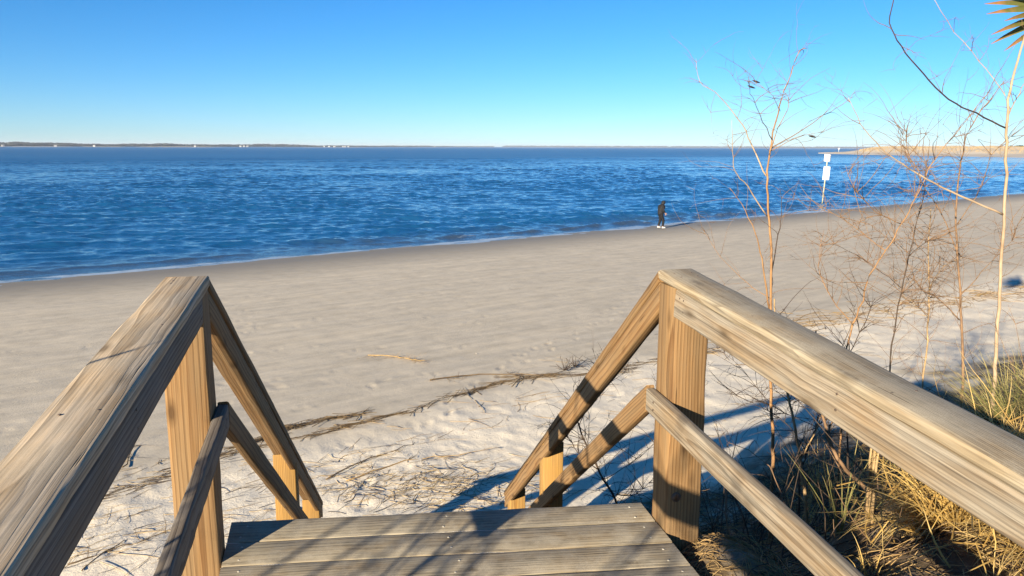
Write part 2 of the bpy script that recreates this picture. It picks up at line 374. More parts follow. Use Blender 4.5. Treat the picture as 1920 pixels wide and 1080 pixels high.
# ------------------------------------------------------------------ sea
def water_mat():
    m, t, b = mat('sea_water'); geo = t.nodes.new('ShaderNodeNewGeometry'); pos = geo.outputs['Position']
    sdot = vmath(t, 'DOT_PRODUCT', pos, (NX, NY, 0)).outputs['Value']; ldot = vmath(t, 'DOT_PRODUCT', pos, (NY, -NX, 0)).outputs['Value']
    big = N(t, 'ShaderNodeTexNoise', Scale=.02, Detail=4.0); L(t, vmath(t, 'MULTIPLY', pos, (.5, 1.5, 1)).outputs[0], big.inputs['Vector'])
    deep = mix(t, ramp(t, big.outputs['Fac'], [(.35, 0.0), (.65, 1.0)]).outputs[0], (.007, .062, .158), (.011, .086, .208))
    sh = math_(t, 'DIVIDE', math_(t, 'SUBTRACT', sdot, WATER_S - .5), 6.0, True)
    col = mix(t, sh, (.060, .062, .050), deep)
    # foam along the edge; its pale blue also paints the swash's sky sheen
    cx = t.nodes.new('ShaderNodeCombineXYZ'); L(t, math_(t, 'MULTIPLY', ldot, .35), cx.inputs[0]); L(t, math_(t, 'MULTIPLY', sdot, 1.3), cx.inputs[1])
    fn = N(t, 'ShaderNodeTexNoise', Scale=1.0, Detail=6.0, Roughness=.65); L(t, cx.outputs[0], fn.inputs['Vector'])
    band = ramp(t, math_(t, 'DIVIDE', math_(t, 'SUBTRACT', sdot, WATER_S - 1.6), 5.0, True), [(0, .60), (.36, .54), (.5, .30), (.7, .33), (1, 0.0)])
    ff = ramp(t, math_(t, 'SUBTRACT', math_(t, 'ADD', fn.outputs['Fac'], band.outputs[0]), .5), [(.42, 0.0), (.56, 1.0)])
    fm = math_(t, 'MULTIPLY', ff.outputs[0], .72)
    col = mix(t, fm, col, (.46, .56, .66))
    L(t, col, b.inputs['Base Color']); b.inputs['IOR'].default_value = 1.33; L(t, ramp(t, math_(t, 'DIVIDE', sdot, 600.0, True), [(.06, .62), (.25, .6), (.6, .35), (1, .26)]).outputs[0], b.inputs['Specular IOR Level'])
    L(t, math_(t, 'ADD', math_(t, 'MULTIPLY', fm, .5), ramp(t, math_(t, 'DIVIDE', sdot, 600.0, True), [(.06, .06), (.25, .10), (.5, .3)]).outputs[0]), b.inputs['Roughness'])
    n1 = N(t, 'ShaderNodeTexNoise', Scale=1.0, Detail=5.0, Roughness=.6); L(t, vmath(t, 'MULTIPLY', pos, (1.2, 2.6, 1)).outputs[0], n1.inputs['Vector'])
    n2 = N(t, 'ShaderNodeTexNoise', Scale=1.0, Detail=4.0, Roughness=.6); L(t, vmath(t, 'MULTIPLY', pos, (.16, .34, 1)).outputs[0], n2.inputs['Vector'])
    h = math_(t, 'ADD', math_(t, 'MULTIPLY', n1.outputs['Fac'], .05), math_(t, 'MULTIPLY', n2.outputs['Fac'], math_(t, 'MULTIPLY', math_(t, 'DIVIDE', sdot, 500.0, True), .5)))
    bp = N(t, 'ShaderNodeBump', Strength=1.0, Distance=1.0); L(t, h, bp.inputs['Height']); L(t, bp.outputs[0], b.inputs['Normal'])
    return m
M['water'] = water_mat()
x, y, f, n = polar(-44, 52, 760, 19, 420, 700)
s = x * NX + y * NY; l = x * NY - y * NX; dist = np.hypot(x, y)
z = np.zeros_like(x); wr = np.random.default_rng(3)
for k in range(88):
    lam = .55 * (3.8 ** wr.uniform(0, 1)) if k < 52 else 1.8 * (2.8 ** wr.uniform(0, 1)); th = wr.normal(R(172), .62 if k < 52 else .40); kk = 2 * math.pi / lam
    ph = kk * (x * math.sin(th) + y * math.cos(th)) + wr.uniform(0, 6.28)
    amp = .0090 * lam if k < 52 else .0044 * lam ** .95; shp = 1.1 if k < 52 else 1.7
    z += amp * np.exp(shp * (np.sin(ph) - .55)) * np.clip(1.7 - (dist / (lam * 170)), 0, 1)
z -= z.mean()
z *= .75 + .45 * vn(x * .05, y * .09, 8)
sh = sstep(WATER_S - .6, WATER_S + 5, s + .5 * vn(l * .3, s * 0, 4))
brk = .13 * np.exp(-((s - (WATER_S + 2.2) - .5 * vn(l * .13, l * 0, 6)) / .26) ** 2) * np.clip(vn(l * .11, l * 0, 13) + .35, 0, 1) + .12 * np.exp(-((s - (WATER_S + 5.5) - .9 * vn(l * .1, l * 0, 16)) / .36) ** 2) * np.clip(vn(l * .09, l * 0, 19) + .3, 0, 1)
z *= sstep(415, 330, dist)
z = WATER_Z + z * (.18 + .82 * sh) + brk + .02 * (1 - sh) * vn(l * .25, s * .3, 40)
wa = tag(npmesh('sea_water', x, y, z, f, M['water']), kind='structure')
x, y, f, n = polar(-75, 85, 120, 405, 45000, 90)
tag(npmesh('open_sea', x, y, np.full_like(x, WATER_Z - .012), f, M['water']), kind='structure')

# ------------------------------------------------------------------ far shores
M['far_wood'] = plain('far_pine_wood', (.045, .052, .050), .5, .02, col2=(.022, .028, .030))
M['spit_sand'] = plain('pale_spit_sand', (.52, .45, .35), .2, .05)
M['spit_grass'] = plain('golden_dune_grass', (.44, .315, .15), .4, .06, col2=(.33, .225, .105))
M['white'] = plain('white_paint', (.80, .79, .76), .08, 3)
M['house'] = plain('pale_house_wall', (.46, .455, .44), .1, 3)
M['roof'] = plain('grey_roof_shingle', (.22, .21, .2), .3, 3)
M['dark_leaf'] = plain('dark_shrub_leaf', (.035, .045, .02), .5, .5)
def far_dir(px): v = ray(px, 276); return Vector((v.x / v.y, 1, 0)).normalized()
ICO = bmesh.new(); bmesh.ops.create_icosphere(ICO, subdivisions=1, radius=1); IV = [v.co.copy() for v in ICO.verts]; IF = [tuple(v.index for v in f.verts) for f in ICO.faces]
def crowns(name, plist, m):
    mb = MB(); 
    for p, rx, rz in plist:
        b = len(mb.v)
        for q in IV: mb.v.append((p[0] + q.x * rx, p[1] + q.y * rx, p[2] + (q.z + (.0 if q.z > -.3 else .2)) * rz))
        mb.f += [tuple(b + k for k in f) for f in IF]
    return mb.build(name, m, None, False)
pl = []
for i in range(2600):
    px = rng.uniform(-90, 925); d = np.interp(px, [-90, 300, 640, 830, 925], [2900, 3300, 4300, 6200, 8200]) + rng.uniform(0, 260)
    hh = np.interp(px, [-90, 500, 640, 830, 925], [1, .95, .9, .85, .8]) * (1 + .25 * float(vn(px * .013, 0, 2)) + .12 * float(vn(px * .06, 3, 2)))
    c = far_dir(px) * d; H = 12.5 * hh * rng.uniform(.75, 1.06)
    pl.append(((c.x, c.y, WATER_Z + H * .5), rng.uniform(9, 17), H * .5))
tag(crowns('far_forest', pl, M['far_wood']), 'dark low line of trees on the far shore across the water', 'forest', kind='stuff')
pl = []
for i in range(900):
    px = rng.uniform(945, 1670); d = 9500 + rng.uniform(0, 500); c = far_dir(px) * d; H = rng.uniform(10, 22)
    pl.append(((c.x, c.y, WATER_Z + H * .5), rng.uniform(20, 45), H * .5))
tag(crowns('distant_forest', pl, M['far_wood']), 'faint thin line of trees along the horizon beyond the open water', 'forest', kind='stuff')
def bank(name, px0, px1, d0, d1, wid, ht, m, n=60):
    V, F = [], []
    for i in range(n + 1):
        t = i / n; px = px0 + (px1 - px0) * t; d = d0 + (d1 - d0) * t; e = max(.05, min(1, 6 * t, 6 * (1 - t))); u = far_dir(px)
        for k, (o_, h_) in enumerate(((0, -.4), (.25, .6), (.6, 1.0), (1, .8))):
            c = u * (d + wid * o_ * e); V.append((c.x, c.y, WATER_Z + ht * h_ * e * (1 + .2 * float(vn(px * .11, k, 4)))))
    for i in range(n):
        for k in range(3): a = i * 4 + k; F.append((a, a + 4, a + 5, a + 1))
    return tag(mobj(name, V, F, m), kind='structure')
bank('far_beach', -90, 150, 2780, 2950, 60, 1.0, M['spit_sand'])
bank('far_beach', 150, 235, 3010, 3080, 50, 1.2, M['spit_sand']); bank('far_beach', 250, 420, 3060, 3260, 60, 1.6, M['spit_sand'])
bank('far_beach', 560, 690, 3800, 4150, 60, 1.2, M['spit_sand'])
def house(px, d, wid, dep, hgt, label):
    c = far_dir(px) * d; t = empty('shore_house', (c.x, c.y, WATER_Z + .8), math.atan2(-c.x, c.y) + rng.uniform(-.3, .3), label, 'house', 'white houses on the far shore')
    mb = MB(); mb.box((0, 0, hgt / 2), (wid, dep, hgt)); mb.build('wall', M['house'], t, False)
    e = .5; V = [(-wid / 2 - e, -dep / 2 - e, hgt), (wid / 2 + e, -dep / 2 - e, hgt), (wid / 2 + e, dep / 2 + e, hgt), (-wid / 2 - e, dep / 2 + e, hgt), (-wid / 2 - e, 0, hgt * 1.4), (wid / 2 + e, 0, hgt * 1.4)]
    mobj('roof', V, [(0, 1, 5, 4), (2, 3, 4, 5), (0, 4, 3), (1, 2, 5), (3, 2, 1, 0)], M['roof'], t, False)
    for k in (-1, 0, 1):
        mb = MB(); mb.box((k * wid * .3, -dep / 2 - .04, hgt * .55), (wid * .13, .12, hgt * .3)); mb.build('window', M['roof'], t, False)
    return t
for px, d, wd, lb in ((6, 2860, 14, 'white house at the far end of the wooded shore'), (104, 2900, 18, 'low white house by the water before the wooded shore'), (177, 3000, 15, 'white house standing behind a short pale far beach'), (366, 3190, 16, 'white house on the long pale sandbar across the water'),
                      (451, 3500, 17, 'white waterfront house nearest the long sandbar in a row of three'), (457.5, 3500, 17, 'white waterfront house in the middle of a row of three'), (464, 3500, 17, 'white waterfront house farthest from the sandbar in a row of three'),
                      (608, 3900, 13, 'narrow white house where the far wood thins out'), (617, 3950, 20, 'wide white house where the far wood thins out'), (627, 4000, 20, 'white house between two pairs on the thinning far shore'), (643, 4050, 17, 'white house closely paired, next to the one standing alone'), (647, 4050, 17, 'white house closely paired, next to the last one along the shore'), (653, 4100, 19, 'last white house along the thinning far shore'), (815, 5200, 16, 'lone white house at the low end of the far shore')):
    house(px, d, wd * .45, 6, 4.5, lb)
# the spit on the right: beach, dune, grass
def spit():
    px = np.linspace(1535, 2300, 150); K = 26; V = []; F = []
    for i, p_ in enumerate(px):
        t = (p_ - 1535) / 385; u = far_dir(p_); d0 = np.interp(t, [0, .25, 1, 2], [760, 640, 520, 430])
        wid = np.interp(t, [0, .12, .3, 1, 2], [10, 60, 150, 240, 300]); up = float(sstep(.12, .32, np.array(t)))
        for k in range(K):
            q = k / (K - 1); c = u * (d0 + wid * q)
            hgt = np.interp(q, [0, .05, .28, .36, .5, .75, 1], [-.5, .35, 1.1, 1.7 + 1.3 * up, 2.0 + 3.2 * up, 2.0 + 4.6 * up, .2]) * min(1, .4 + t * 4)
            hgt += (q > .3) * up * .55 * float(fbm(np.array(c.x * .05), np.array(c.y * .05), 3, 3)) * min(1, (1 - q) * 6)
            V.append((c.x, c.y, WATER_Z + hgt))
    for i in range(len(px) - 1):
        for k in range(K - 1): a = i * K + k; F.append((a, a + K, a + K + 1, a + 1))
    tag(mobj('sand_spit', V, F, M['spit_sand']), kind='structure')
    mb = MB()
    for i in range(9000):
        t = rng.uniform(.2, 1.9); p_ = 1535 + 385 * t; ii = min(148, int((p_ - 1535) / (765 / 149))); k = rng.randint(8, 23)
        a = Vector(V[ii * K + k]); b_ = Vector(V[(ii + 1) * K + k + 1]); c = a.lerp(b_, rng.random()); r_ = rng.uniform(.4, .8); h_ = rng.uniform(.25, .55)
        an = rng.uniform(0, 6.28); b = len(mb.v)
        mb.v += [(c.x - r_, c.y - .3, c.z - .2), (c.x + r_, c.y + .2, c.z - .2), (c.x + r_ * .7 * math.cos(an), c.y + .2, c.z + h_), (c.x + r_ * .4 * math.sin(an), c.y - .9, c.z - .2)]
        mb.f += [(b, b + 1, b + 2), (b + 1, b + 3, b + 2), (b + 3, b, b + 2)]
    tag(mb.build('spit_grass', M['spit_grass'], None, False), 'golden dune grass covering the low sandy spit across the inlet', 'grass', kind='stuff')
    for j, (p_, n_, lb) in enumerate(((1908, 46, 'dark evergreen thicket on the crest of the grassy spit'), (1795, 7, 'small dark bush on the crest of the grassy spit'))):
        t = (p_ - 1535) / 385; ii = int((p_ - 1535) / (765 / 149)); c = Vector(V[ii * K + 20]); q = []
        for _ in range(n_):
            w_ = 12 if n_ > 10 else 2; r_ = rng.uniform(.9, 1.8) * (1 if n_ > 10 else .7); q.append(((c.x + rng.gauss(w_ * .3, w_ * .5), c.y + rng.uniform(-4, 4), c.z + rng.uniform(0, 1.6)), r_, r_ * .8))
        tag(crowns('spit_shrub', q, M['dark_leaf']), lb, 'shrub')
spit()

# ------------------------------------------------------------------ sign standing in the shallows
sg = CAM + ray(1541, 382) * ((CAM.z - WATER_Z) / -ray(1541, 382).z)
lean = Matrix.Rotation(R(2.2), 4, 'Y')
so = empty('marker_sign', (sg.x, sg.y, WATER_Z - .6), 0, 'white warning sign on a leaning pole standing in the shallow water', 'sign')
so.rotation_euler = (0, R(2.6), 0)
M['pole'] = plain('pale_sign_pole', (.50, .47, .36), .35, 2, col2=(.28, .27, .15))
mb = MB(); mb.tube([(0, 0, -.6), (0, 0, 5.0)], .055, 10); mb.build('pole', M['pole'], so)
mb = MB(); mb.box((.02, -.075, 3.35), (.58, .012, 1.18)); mb.build('sign_panel', M['white'], so, False)
for sx_, rz_ in ((-.09, R(-14)), (.27, R(62))):
    mb = MB(); mb.box((sx_, -.09 + (.13 if rz_ > 0 else 0), 4.72), (.46 if rz_ < 0 else .42, .012, .62), rz_); mb.build('sign_panel', M['white'], so, False)
for zz in (2.95, 3.75, 4.55, 4.9):
    mb = MB(); mb.box((0, -.045, zz), (.12, .05, .03)); mb.build('bracket', M['roof'], so, False)
mk = CAM + ray(1573, 284) * ((CAM.z - WATER_Z) / -ray(1573, 284).z)
mo = empty('channel_marker', (far_dir(1573).x * 950, far_dir(1573).y * 950, WATER_Z - 1), 0, 'tiny white marker post standing in the water off the spit', 'marker')
mb = MB(); mb.tube([(0, 0, 0), (0, 0, 5.2)], .16, 6); mb.build('post', M['white'], mo); mb = MB(); mb.box((0, -.2, 5.2), (1.5, .1, 1.3)); mb.build('daymark', M['white'], mo, False)

# ------------------------------------------------------------------ boardwalk and stairs
bw = empty('beach_boardwalk', (D0.x - .8, D0.y, 0), 0, 'weathered wooden boardwalk end with railed stairs going down to the beach', 'boardwalk')
INV = Matrix.Translation(-Vector(bw.location))
def board(name, p0, p1, w, t, m, up=Z, k0=0.0, k1=0.0, y0=0.0, y1=0.0, seg=14, bev=.006, parent=None, wob=.0012, label=None):
    """a sawn board from p0 to p1 (centre line), w across, t along `up`; k/y shear the ends so that they can be mitred"""
    p0, p1 = Vector(p0), Vector(p1); X = (p1 - p0); Ln = X.length; X.normalize(); Zz = (up - X * up.dot(X)).normalized(); Y = Zz.cross(X)
    prof = []
    for sx, sy, a0 in ((1, 1, 0), (-1, 1, 90), (-1, -1, 180), (1, -1, 270)):
        for a in (0, 45, 90): q = R(a0 + a); prof.append((sx * (w / 2 - bev) + bev * math.cos(q), sy * (t / 2 - bev) + bev * math.sin(q)))
    n = len(prof); sd_ = rng.randint(0, 9999); V, F = [], []
    for i in range(seg + 1):
        e = 0 if i == 0 else (1 if i == seg else -1); x_ = Ln * i / seg
        for j, (a, b) in enumerate(prof):
            f_ = 1 - i / seg; xx = x_ + (k0 * b + y0 * a) * f_ + (k1 * b + y1 * a) * (1 - f_)
            g = wob * float(vn(np.array(x_ * 6 + .1), np.array(j // 3 * 7.7), sd_)); g2 = wob * float(vn(np.array(x_ * 6 + .1), np.array(j // 3 * 7.7 + 50), sd_))
            g3 = wob * .7 * float(vn(np.array(x_ * 31 + .1), np.array(j * 5.3), sd_ + 7))
            V.append((xx, a + g + g3, b + g2 + g3 * .6))
    for i in range(seg):
        for j in range(n): j2 = (j + 1) % n; F.append((i * n + j, i * n + j2, (i + 1) * n + j2, (i + 1) * n + j)[::-1])
    F.append(tuple(range(n))); F.append(tuple(seg * n + j for j in range(n))[::-1])
    me = bpy.data.meshes.new(name); me.from_pydata(V, [], F); me.materials.append(m)
    me.update(); bm = bmesh.new(); bm.from_mesh(me); bmesh.ops.recalc_face_normals(bm, faces=bm.faces); bm.to_mesh(me); bm.free()
    me.polygons.foreach_set('use_smooth', [len(p.vertices) == 4 for p in me.polygons]); me.update()
    try: me.set_sharp_from_angle(angle=R(50))
    except Exception: pass
    o = bpy.data.objects.new(name, me); C.objects.link(o); o.parent = parent or bw
    base = Matrix(((X.x, Y.x, Zz.x, p0.x), (X.y, Y.y, Zz.y, p0.y), (X.z, Y.z, Zz.z, p0.z), (0, 0, 0, 1)))
    o.matrix_parent_inverse = Matrix.Identity(4)
    o.matrix_basis = (INV if parent is None else parent.matrix_basis.inverted() @ INV) @ base
    if label: o['label'] = label
    return o
def hd(v): return Vector((v.x, v.y, 0)).normalized()
tS = math.tan(R(SIG)); cS = math.cos(R(SIG)); cT = .038; SH = .092
NEAR = 4.3                               # rails run this far back towards and past the camera
for side, PX, W_, RX, al, sgn in (('l', PL, WL, RL, AL_L, -1), ('r', PR, WR, RR, AL_R, 1)):
    out = RX * sgn                       # outward, away from the walkway
    capm = M['cap_grey'] if sgn < 0 else M['cap_tan']; sidem = M['rail_shaded'] if sgn < 0 else M['rail']
    wU = W_.cross(RX) * (1 if W_.cross(RX).z > 0 else -1)
    hgt2 = SH + (.014 if sgn > 0 else 0)
    # level cap and the board on edge below it
    board('cap_rail', PX - W_ * NEAR + out * .07 - wU * cT / 2, PX + out * .07 - wU * cT / 2, .146, cT, capm, k1=math.tan(R(al)), seg=40, bev=.007 if sgn < 0 else .011, wob=.002)
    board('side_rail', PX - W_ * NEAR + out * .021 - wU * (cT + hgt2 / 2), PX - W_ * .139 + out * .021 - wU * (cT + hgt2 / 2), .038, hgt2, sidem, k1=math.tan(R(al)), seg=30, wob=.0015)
    # landing posts, standing outside the deck
    for dist in ((0, 3.25) if sgn < 0 else (0, 2.15, 4.1)):
        pc = PX - W_ * (.07 + dist) + out * .072; bot = gz(pc.x, pc.y) - .45 if dist else gz(pc.x, pc.y) - .6
        board('post', Vector((pc.x, pc.y, bot)), Vector((pc.x, pc.y, pc.z - cT - .003)), .14, .14, M['gold'], up=hd(W_), seg=20, bev=.007, wob=.002)
    # middle rail, nailed to the inner faces of the posts
    drop = .470 if sgn < 0 else .462
    MR = PX - out * .0205 - Z * (drop + .0445)
    board('mid_rail', MR - W_ * (1.075 if sgn < 0 else NEAR), MR - W_ * .001, .038, .089, M['rail_shaded'] if sgn < 0 else M['rail'], k1=math.tan(R(al)), seg=30, wob=.002)
    # stair cap, board below it, middle rail; their ends are cut plumb
    sU = Vector((-ST.x, -ST.y, 0)).normalized(); sU = RS.cross(ST); sU = sU if sU.z > 0 else -sU
    so_ = RS * sgn
    S0 = PX + STH * .002
    LEN = 3.9 / math.cos(R(SIG))
    board('cap_rail', S0 + so_ * .07 - Z * (cT / 2 / cS + .001), S0 + so_ * .07 - Z * (cT / 2 / cS + .001) + ST * LEN, .144, cT, M['gold'], k0=tS * -1, k1=tS * -1, seg=30, wob=.002)
    board('side_rail', S0 + so_ * .022 - Z * ((cT + SH / 2) / cS + .002), S0 + so_ * .022 - Z * ((cT + SH / 2) / cS + .002) + ST * LEN, .038, SH, M['gold'], k0=-tS, k1=-tS, seg=30, wob=.0015)
    MS = PX - so_ * .022 - Z * (drop + .0445) + STH * .003
    board('mid_rail', MS, MS + ST * (LEN - .25), .038, .089, M['gold'], k0=-tS, k1=-tS, seg=24, wob=.0015)
    for dist in (2.15, 3.6):
        pc = PX + STH * (dist + .07) + so_ * .074; top = PX.z - (dist + .07) * tS - cT / cS - .005
        board('post', Vector((pc.x, pc.y, -2.95)), Vector((pc.x, pc.y, top)),   .14, .14, M['gold_new'], up=STH, k1=-tS, seg=14, bev=.006)
    # nail heads
    for (dist, up_) in ((.05, 0), (.10, 0), (.6, 0), (1.2, 0)):
        for side_ in (.035, .105):
            p = PX - W_ * (dist + rng.uniform(-.01, .01)) + out * side_; mb = MB(bw.location); mb.tube([p - Z * .004, p + Z * .0006], [.0036, .0036], 7); mb.build('nail', M['nail'], bw)
    for dist in (.17, .2, 1.05):
        for hh in (.062, .105):
            p = PX - W_ * dist + out * .0015 - Z * hh; mb = MB(bw.location); mb.tube([p + out * .004, p - out * .0008], [.0036, .0036], 7); mb.build('nail', M['nail'], bw)
    for hh in (.03, .06):
        p = PX - W_ * .07 - out * .0402 - Z * (drop + hh); mb = MB(bw.location); mb.tube([p + out * .004, p - out * .0008], [.0042, .0042], 7); mb.build('nail', M['nail'], bw)
    # beam under the deck edge and the stair stringer
    e0 = Vector((PX.x, PX.y, 0)) + W_ * .06; 
    bz = lambda p: Vector((p.x, p.y, deck_z(p.x, p.y) - .038 - .075))
    board('beam', bz(e0 - W_ * 5.4 - out * .06), bz(e0 - out * .06), .038, .14, M['deck'], seg=6)
    q0 = Vector((PX.x, PX.y, 0)) + STH * .1 - so_ * .04
    board('stringer', q0 + Z * -.24, q0 + STH * 3.75 + Z * (-.24 - 3.75 * tS), .04, .25, M['gold'], k0=-tS, k1=-tS, seg=8)
hp_ = PR - WR * .1415 + RR * .035; hp_.z = .13; mb = MB(bw.location); mb.tube([hp_ + WR * .02, hp_ - hd(WR) * .0045, hp_ - hd(WR) * .0035], [.019, .019, .012], 14); tag(mb.build('bolt_hole_disc', M['nail'], bw), 'dark disc for the shaded bolt hole low on the right landing post')  # dark disc standing for the shade inside a countersunk bolt hole
# deck planks
PW, GAP = .1416, .0044
def edge_x(P0, W_, c):                   # crossing of the walkway's edge with a plank line BN.(p-D0)=c
    Wd = hd(W_); P0 = Vector((P0.x, P0.y, 0)); t = (c - (P0 - D0).dot(BN)) / Wd.dot(BN); return P0 + Wd * t
screw = None
for k in range(32):
    c1 = .088 - k * (PW + GAP); c0 = c1 - PW; cm = (c0 + c1) / 2
    a = edge_x(PL, WL, cm) + BD * .004; b = edge_x(PR, WR, cm) - BD * .004
    sl_ = math.sqrt(1 + DECK_T ** 2); up = (Z - BN * DECK_T).normalized(); a.z = deck_z(a.x, a.y); b.z = deck_z(b.x, b.y)
    dz_ = up * (.019 + rng.uniform(-.001, .0015)); ta = math.tan(R(PSI_L - BETA)); tb = math.tan(R(PSI_R - BETA))
    pk = board('plank', a - dz_, b - dz_, PW, .038, M['deck'], up=up, y0=-ta, y1=-tb, seg=24, bev=.005, wob=.0016)
    if k < 8:
        for u_ in (.035, .5, .965):
            for v_ in (-.035, .038):
                if screw is None:
                    mb = MB(); mb.tube([(0, 0, -.004), (0, 0, .0008), (0, 0, .0016)], [.0048, .0048, .003], 8); o = mb.build('screw', M['metal'], pk); screw = o.data
                else: o = link(bpy.data.objects.new('screw', screw), pk)
                o.location = (u_ * (b - a).length + rng.uniform(-.01, .01), v_ + rng.uniform(-.006, .006), .019)
mb = MB(bw.location); a = edge_x(PL, WL, .07); b = edge_x(PR, WR, .07); 
board('header', Vector((a.x + .05, a.y, deck_z(a.x, a.y) - .118)), Vector((b.x - .05, b.y, deck_z(b.x, b.y) - .118)), .038, .15, M['deck'], seg=6)
# sand caught in the joints between the planks
for k in range(8):
    c = .088 - k * (PW + GAP) - PW - GAP / 2; a = edge_x(PL, WL, c); b = edge_x(PR, WR, c); mb = MB(bw.location); b_ = len(mb.v); n = 50
    for i in range(n + 1):
        p = a.lerp(b, i / n); h_ = deck_z(p.x, p.y) - .0045 + .0035 * float(vn(np.array(i * .35), np.array(k * 3.1), 6))
        if p.x > .0: h_ -= .006 * min(1, p.x * 3)
        for sg_ in (-1, 1): q = p + BN * (GAP * .55 * sg_); mb.v.append((q.x - mb.o.x, q.y - mb.o.y, h_))
    for i in range(n): mb.f.append((2 * i, 2 * i + 2, 2 * i + 3, 2 * i + 1))
    tag(mb.build('joint_sand', M['sand'], bw), kind='stuff')
# treads
for k in range(1, 14):
    rise = .185; run = rise / tS
    a = Vector((PL.x, PL.y, 0)); b = Vector((PR.x, PR.y, 0)); mid = (a + b) / 2 + STH * (.05 + run * k - run / 2 + .03) - RS * 0; wd = (b - a).dot(RS)
    for j in (-1, 1):
        c = mid + STH * (j * .068); c.z = -rise * k - .019
        board('tread', c - RS * (wd / 2 + .0), c + RS * (wd / 2 - .0), .13, .038, M['deck'], up=Z, seg=6)

# ------------------------------------------------------------------ bare shrubs
def smooth(pts, sub=4):
    pts = [Vector(p) for p in pts]; out = []
    for i in range(len(pts) - 1):
        a = pts[max(i - 1, 0)]; b = pts[i]; c = pts[i + 1]; d = pts[min(i + 2, len(pts) - 1)]
        for k in range(sub):
            t = k / sub; out.append(.5 * ((2 * b) + (c - a) * t + (2 * a - 5 * b + 4 * c - d) * t * t + (3 * b - a - 3 * c + d) * t ** 3))
    out.append(pts[-1]); return out
def twig_path(p, d, ln, curl, n=7):
    pts = [Vector(p)]; d = Vector(d).normalized(); ax = Vector((rng.gauss(0, 1), rng.gauss(0, 1), rng.gauss(0, 1))).normalized()
    for i in range(n):
        d = (Matrix.Rotation(curl / n * rng.uniform(.3, 1.7), 3, ax) @ d + Vector((rng.gauss(0, .1), rng.gauss(0, .1), rng.gauss(0, .1)))).normalized()
        pts.append(pts[-1] + d * (ln / n))
    return pts
def twigs_on(mb, path, r0, count, lo, hi, t0=.15, up=.5, sub=.45, rad=.0016, depth=0):
    for _ in range(count):
        t = rng.uniform(t0, 1); i = min(len(path) - 2, int(t * (len(path) - 1))); p = path[i]; dr = (path[i + 1] - path[i]).normalized()
        sd_ = Vector((rng.gauss(0, 1), rng.gauss(0, .7), rng.gauss(0, .5))).normalized()
        tp = twig_path(p, dr * rng.uniform(.1, .8) + sd_ * .8 + Z * up * rng.random(), rng.uniform(lo, hi), rng.gauss(0, 1.1))
        r = rad * rng.uniform(.7, 1.4); mb.tube(tp, [r * (1 - .75 * k / (len(tp) - 1)) for k in range(len(tp))], 4, False)
        if rng.random() < sub and depth < 2: twigs_on(mb, tp, r, rng.randint(1, 3), lo * .4, hi * .5, .25, up, sub * .6, rad * .65, depth + 1)
def shrub(name, base, stems, label, group, stem_mat, twig_mat, ntw=14, lo=.12, hi=.5, rad=.0018, pods=(), cat='shrub', up=.5):
    """stems: list of (points, r0, r1); the first is the main stem, the others its branches"""
    o = empty(name, base, 0, label, cat, group); tw = MB(base)
    for i, st_ in enumerate(stems):
        pts, r0, r1 = st_[:3]; m_ = st_[3] if len(st_) > 3 else stem_mat
        path = smooth(pts, 4); n = len(path); mb = MB(base)
        path = [p + Vector((rng.gauss(0, .0025), rng.gauss(0, .004), rng.gauss(0, .002))) if 0 < k < n - 1 else p for k, p in enumerate(path)]
        mb.tube(path, [r0 + (r1 - r0) * (k / (n - 1)) ** .8 for k in range(n)], 7 if r0 > .006 else 5)
        mb.build('stem' if i == 0 else 'branch', m_, o)
        twigs_on(tw, path, r0, max(1, int(ntw * (1 if i == 0 else .45))), lo, hi, .25, up, rad=rad)
    tag(tw.build('twigs', twig_mat, o), kind='stuff')
    for p in pods:
        mb = MB(base); c = Vector(p)
        ax = Vector((rng.uniform(.6, 1), 0, rng.uniform(-.6, .1))).normalized()
        mb.tube([c - ax * .026, c - ax * .014, c, c + ax * .014, c + ax * .026], [.001, .005, .0062, .005, .001], 7); mb.build('seed_pod', M['pod'], o)
    return o
def PP(d, *pts): return [P(a, b, d + (c[0] if c else 0)) for a, b, *c in pts]
def rooted(d, pts):                      # carry a stem on down into the sand
    q = PP(d, *pts); b = q[0].copy(); g = gz(b.x, b.y); 
    if b.z > g - .05: q = [Vector((b.x + .02, b.y, g - .08))] + ([Vector((b.x + .01, b.y, (g + b.z) / 2))] if b.z - g > .35 else []) + q
    return q
G1 = 'bare shrubs on the dune beside the boardwalk'
d = 5.1; q = rooted(d, [(1449, 860), (1447, 780), (1444, 690), (1444, 580), (1446, 470), (1441, 400), (1438, 335), (1444, 285, .03), (1452, 235, .05), (1466, 185, .05), (1487, 125, .06), (1500, 95, .06), (1513, 90, .08)])
